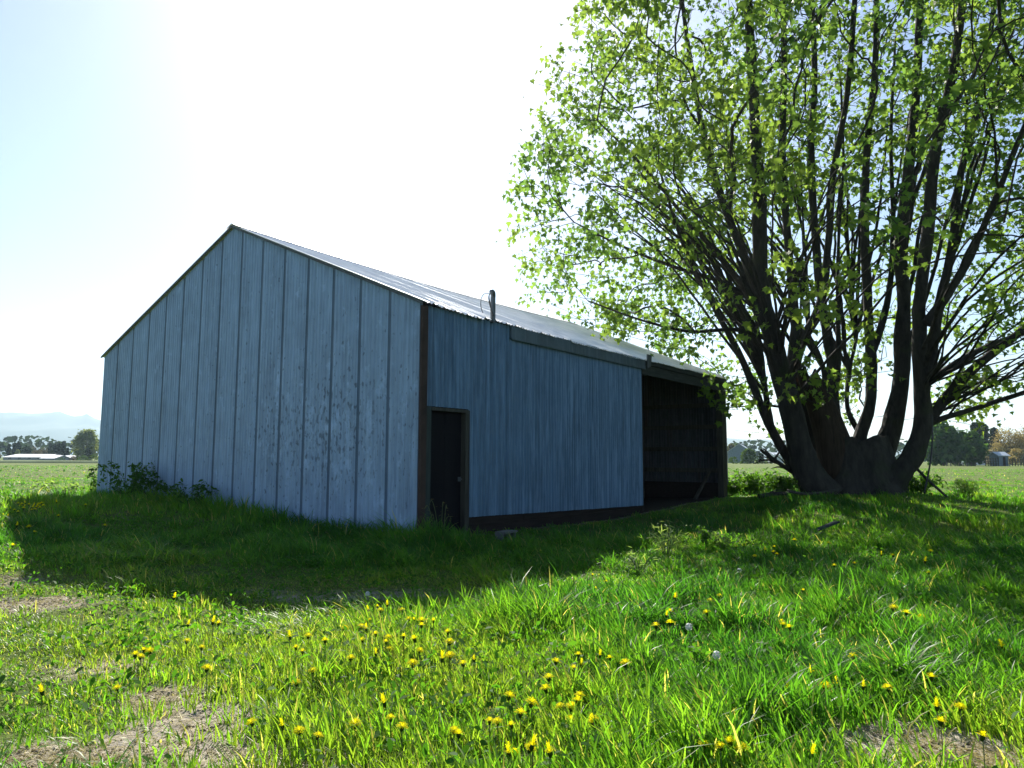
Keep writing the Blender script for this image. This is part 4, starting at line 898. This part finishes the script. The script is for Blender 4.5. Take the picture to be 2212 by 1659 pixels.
def far_shed(name, px0, px1, eave, top, Y, depth, wallm, roofm, label, cat='shed', windows=0, base=None, rz=0.0, gable_front=False, door=False):
    x0 = at(px0, 985, Y)[0]; x1 = at(px1, 985, Y)[0]; cx = (x0 + x1) / 2; wd = (x1 - x0) / 2; g0 = float(ground(cx, Y))
    he = at((px0 + px1) / 2, eave, Y)[2] - g0; ht = at((px0 + px1) / 2, top, Y)[2] - g0
    o = empty(name, (cx, Y, g0), rz); tag(o, label, cat)
    b = MB()
    if gable_front:
        pr = [(-wd, 0), (wd, 0), (wd, he), (0, ht), (-wd, he)]
        b.add([(x, 0, z) for x, z in pr] + [(x, depth, z) for x, z in pr], [(0, 1, 2, 3, 4), (9, 8, 7, 6, 5)] + [(i, i + 5, (i + 1) % 5 + 5, (i + 1) % 5) for i in (0, 1, 4)])
        b.build('wall', wallm, o); r_ = MB()
        for s_ in (-1, 1):
            e = .25; k_ = (ht - he) / wd
            r_.add([(0, -e, ht + .02), (s_ * (wd + e), -e, he - e * k_ + .02), (s_ * (wd + e), depth + e, he - e * k_ + .02), (0, depth + e, ht + .02), (0, -e, ht + .14), (s_ * (wd + e), -e, he - e * k_ + .14), (s_ * (wd + e), depth + e, he - e * k_ + .14), (0, depth + e, ht + .14)],
                   [(0, 1, 2, 3), (4, 7, 6, 5), (0, 4, 5, 1), (1, 5, 6, 2), (2, 6, 7, 3)])
        r_.build('roof', roofm, o)
    else:
        b.add([(-wd, 0, 0), (wd, 0, 0), (wd, depth, 0), (-wd, depth, 0), (-wd, 0, he), (wd, 0, he), (wd, depth, he), (-wd, depth, he), (-wd, depth / 2, ht - .05), (wd, depth / 2, ht - .05)],
              [(0, 1, 5, 4), (1, 2, 6, 9, 5), (2, 3, 7, 6), (3, 0, 4, 8, 7)]); b.build('wall', wallm, o)
        r_ = MB(); e = .3
        for y0, sg in ((0, -1), (depth, 1)):
            r_.add([(-wd - e, y0 + sg * e, he - .12), (wd + e, y0 + sg * e, he - .12), (wd + e, depth / 2, ht), (-wd - e, depth / 2, ht), (-wd - e, y0 + sg * e, he), (wd + e, y0 + sg * e, he), (wd + e, depth / 2, ht + .12), (-wd - e, depth / 2, ht + .12)],
                   [(0, 1, 2, 3), (4, 5, 6, 7), (0, 1, 5, 4), (1, 2, 6, 5), (3, 0, 4, 7)])
        r_.build('roof', roofm, o)
    for k in range(windows):
        xw = -wd * .75 + k * (1.5 * wd / max(1, windows - 1) if windows > 1 else 0); MB().box((xw, -.06, he * .45), (xw + min(1.2, wd * .35), -.005, he * .8)).build('window', M['glass'], o)
    if door: MB().box((-wd * .15, -.07, 0), (wd * .35, -.005, he * .85)).build('door', M['darkwood'], o)
    return o
far_shed('long_shed', 7, 92, 987.3, 981.5, YL, 16, M['shedwall'], M['white'], 'long low shed with white sunlit roof below the firs', windows=4)
far_shed('small_shed', 88, 117, 990, 984, YL - 8, 10, M['shedwall'], M['white'], 'smaller white-roofed shed at the right end of the long shed', windows=2)
far_shed('small_shed', 129, 158, 989.5, 984.5, YL + 8, 9, M['shedwall'], M['white'], 'white-roofed shed half hidden by bushes left of the poplar', windows=2)
# ditch bank and farm track beyond the field on the left
def strip(name, pts_, wid, h, m_, kind):
    b = MB(); P = smooth(np.array([(x, y, float(ground(x, y))) for x, y in pts_]), 40); off_ = np.array([0, wid, 0])
    prof_ = [(0, 0), (.2, .8), (.5, 1), (.8, .8), (1, 0)] if h > .1 else [(0, 1), (1, 1)]
    V = [P + off_ * a_ + np.array([0, 0, h * c_ + .004]) * (1 if h <= .1 else (.7 + .5 * fbm(np.arange(40) * .9, np.zeros(40), 3))[:, None]) for a_, c_ in prof_]
    k = len(prof_); b.add(np.concatenate(V), [(j * 40 + i, j * 40 + i + 1, (j + 1) * 40 + i + 1, (j + 1) * 40 + i) for j in range(k - 1) for i in range(39)])
    return tag(b.build(name, m_, None, True), kind=kind)
M['bank'] = plain('ditch_bank', (.045, .085, .018), .95, 0, .4); M['gravel'] = plain('gravel_track', (.36, .33, .30), .95)
strip('bank', [(-160, 150), (-90, 149), (-40, 150), (40, 152)], 3.0, .5, M['bank'], 'structure'); strip('farm_track', [(-200, 190), (-100, 190), (-30, 190), (40, 192)], 5, .03, M['gravel'], 'structure')
YR = 235
far_shed('steel_barn', 1573, 1622, 976, 959, YR, 30, M['bluewall'], M['bluegrey_roof'], 'blue-grey steel barn beyond the field right of the open bay', 'barn', gable_front=True, rz=-.35)
far_tree('round', 1581, 958, YR + 45, 20, 'brownish tree behind the left of the blue-grey barn', ((.07, .07, .04), (.11, .11, .05)), 401); far_tree('round', 1600, 957, YR + 60, 22, 'dark tree peeping over the blue-grey barn roof', con, 402)
far_tree('bush', 1616, 969, YR - 30, 40, 'large round green bush in front of the blue-grey barn', grn, 403, 'bush', 'bush', n=1600); far_tree('bush', 1644, 979, YR - 26, 16, 'dark bush right of the large round green one', con, 404, 'bush', 'bush')
far_tree('bush', 1584, 986, YR - 32, 26, 'low hedge-like bush at the foot of the blue-grey barn', grn, 405, 'bush', 'bush')
far_shed('white_shed', 1672, 1692, 983, 978, YR - 10, 6, M['white'], M['bluegrey_roof'], 'small pale building with dark windows seen left of the maple foot', windows=2)
far_tree('bush', 1660, 985, YR - 22, 16, 'small green bush left of the small pale building', grn, 406, 'bush', 'bush'); far_tree('bush', 1703, 978, YR - 18, 18, 'dark bush right of the small pale building', dgr, 407, 'bush', 'bush')
far_tree('poplar', 1742, 918, YR + 20, 26, 'pale poplar glimpsed through the gap beside the broken stub', wil, 408, 'poplar_tree', n=1200)
far_shed('white_shed', 1746, 1775, 984, 978, YR - 5, 8, M['white'], M['bluegrey_roof'], 'pale building glimpsed between the left stems of the maple', windows=2)
YQ = 165
far_tree('round', 2038, 913, YQ, 92, 'broad dark green tree beyond the field right of the maple', dgr, 410, n=3200)
far_tree('round', 2102, 932, YQ + 2, 46, 'lower round green tree joined to the broad dark one', dgr, 411, n=1800)
for px, top, wpx, lab in ((2110, 917, 22, 'tall dark fir behind the lower round green tree'), (2127, 918, 18, 'slim dark fir just right of the fir behind the round green tree'), (2151, 927, 26, 'dark fir behind the blue shed fence')):
    far_tree('conifer', px, top, YR, wpx, lab, con, px, 'fir_tree', n=1400)
far_tree('bare', 2182, 919, YR - 15, 60, 'tan budding tree behind the small blue shed', tan_, 415, n=2600); far_tree('bare', 2225, 915, YR - 12, 50, 'tan budding tree at the right edge of the field', tan_, 416, n=1800)
far_tree('bush', 2134, 971, YR - 25, 34, 'pale blossoming bush left of the small blue shed', blo, 417, 'bush', 'bush'); far_tree('bush', 2195, 968, YR - 30, 44, 'yellowish bush behind the small blue shed', tan_, 418, 'bush', 'bush')
far_shed('blue_shed', 2157, 2178, 984, 977, YQ - 5, 3.2, M['bluewall'], M['bluegrey_roof'], 'small blue garden shed at the edge of the field', door=True)
far_shed('white_shed', 2103, 2127, 993, 988.5, YQ + 20, 6, M['white'], M['white'], 'low white roof left of the fenced pen', windows=2)
def fence(px0, px1, Y, h, n, rails, label):
    a0 = gz(at(px0, 985, Y)); a1 = gz(at(px1, 985, Y)); o = empty('wooden_fence', a0); tag(o, label, 'fence'); dv = np.array(a1) - np.array(a0)
    for k in range(n):
        e = dv * k / (n - 1); MB().box((e[0] - .07, -.07, -.1), (e[0] + .07, .07, h * random.uniform(.92, 1.08))).build('post', M['rawwood'], o)
    for k in range(rails):
        z = h * (k + .8) / (rails + .2); MB().box((0, .075, z - .06), (dv[0], .11, z + .06)).build('rail', M['rawwood'], o)
fence(2128, 2156, YQ - 6, 1.8, 6, 3, 'dark wooden pen fence left of the small blue shed'); fence(2180, 2216, YQ - 6, 1.7, 7, 4, 'dark wooden fence right of the small blue shed'); fence(2044, 2106, YQ - 12, .8, 8, 2, 'low dark rail fence under the broad dark tree')
# far wood along the horizon
n = 9000; xw = rg.uniform(-700, 700, n); yw = 420 + rg.random(n) * 40; hw = 5 + 9 * fbm(xw * .03, xw * 0, 91) + 3 * fbm(xw * .2, xw * 0, 92)
V, fl_, sz_, cc = leaf_cloud(np.stack([xw, yw, hw * rg.random(n) ** .8], 1), 1, 3.2, .6, rg, .3, QUAD, base=con)
o = fast_mesh('far_wood', V, fl_, sz_, M['farleaf'], None, cc); tag(o, kind='stuff')

# ------------------------------------------------------------------ haze
HAZE = 1.2e-4
hz, nt, b = mat('haze_air'); nt.nodes.remove(b)
pv = N(nt, 'ShaderNodeVolumePrincipled'); pv.inputs['Color'].default_value = (.62, .82, 1, 1); pv.inputs['Density'].default_value = HAZE; pv.inputs['Anisotropy'].default_value = .45
L(nt, pv.outputs[0], nt.nodes['Material Output'].inputs['Volume'])
hb_ = MB().box((-5600, -200, -8), (5000, 5000, 300)).build('haze', hz); tag(hb_, kind='stuff')
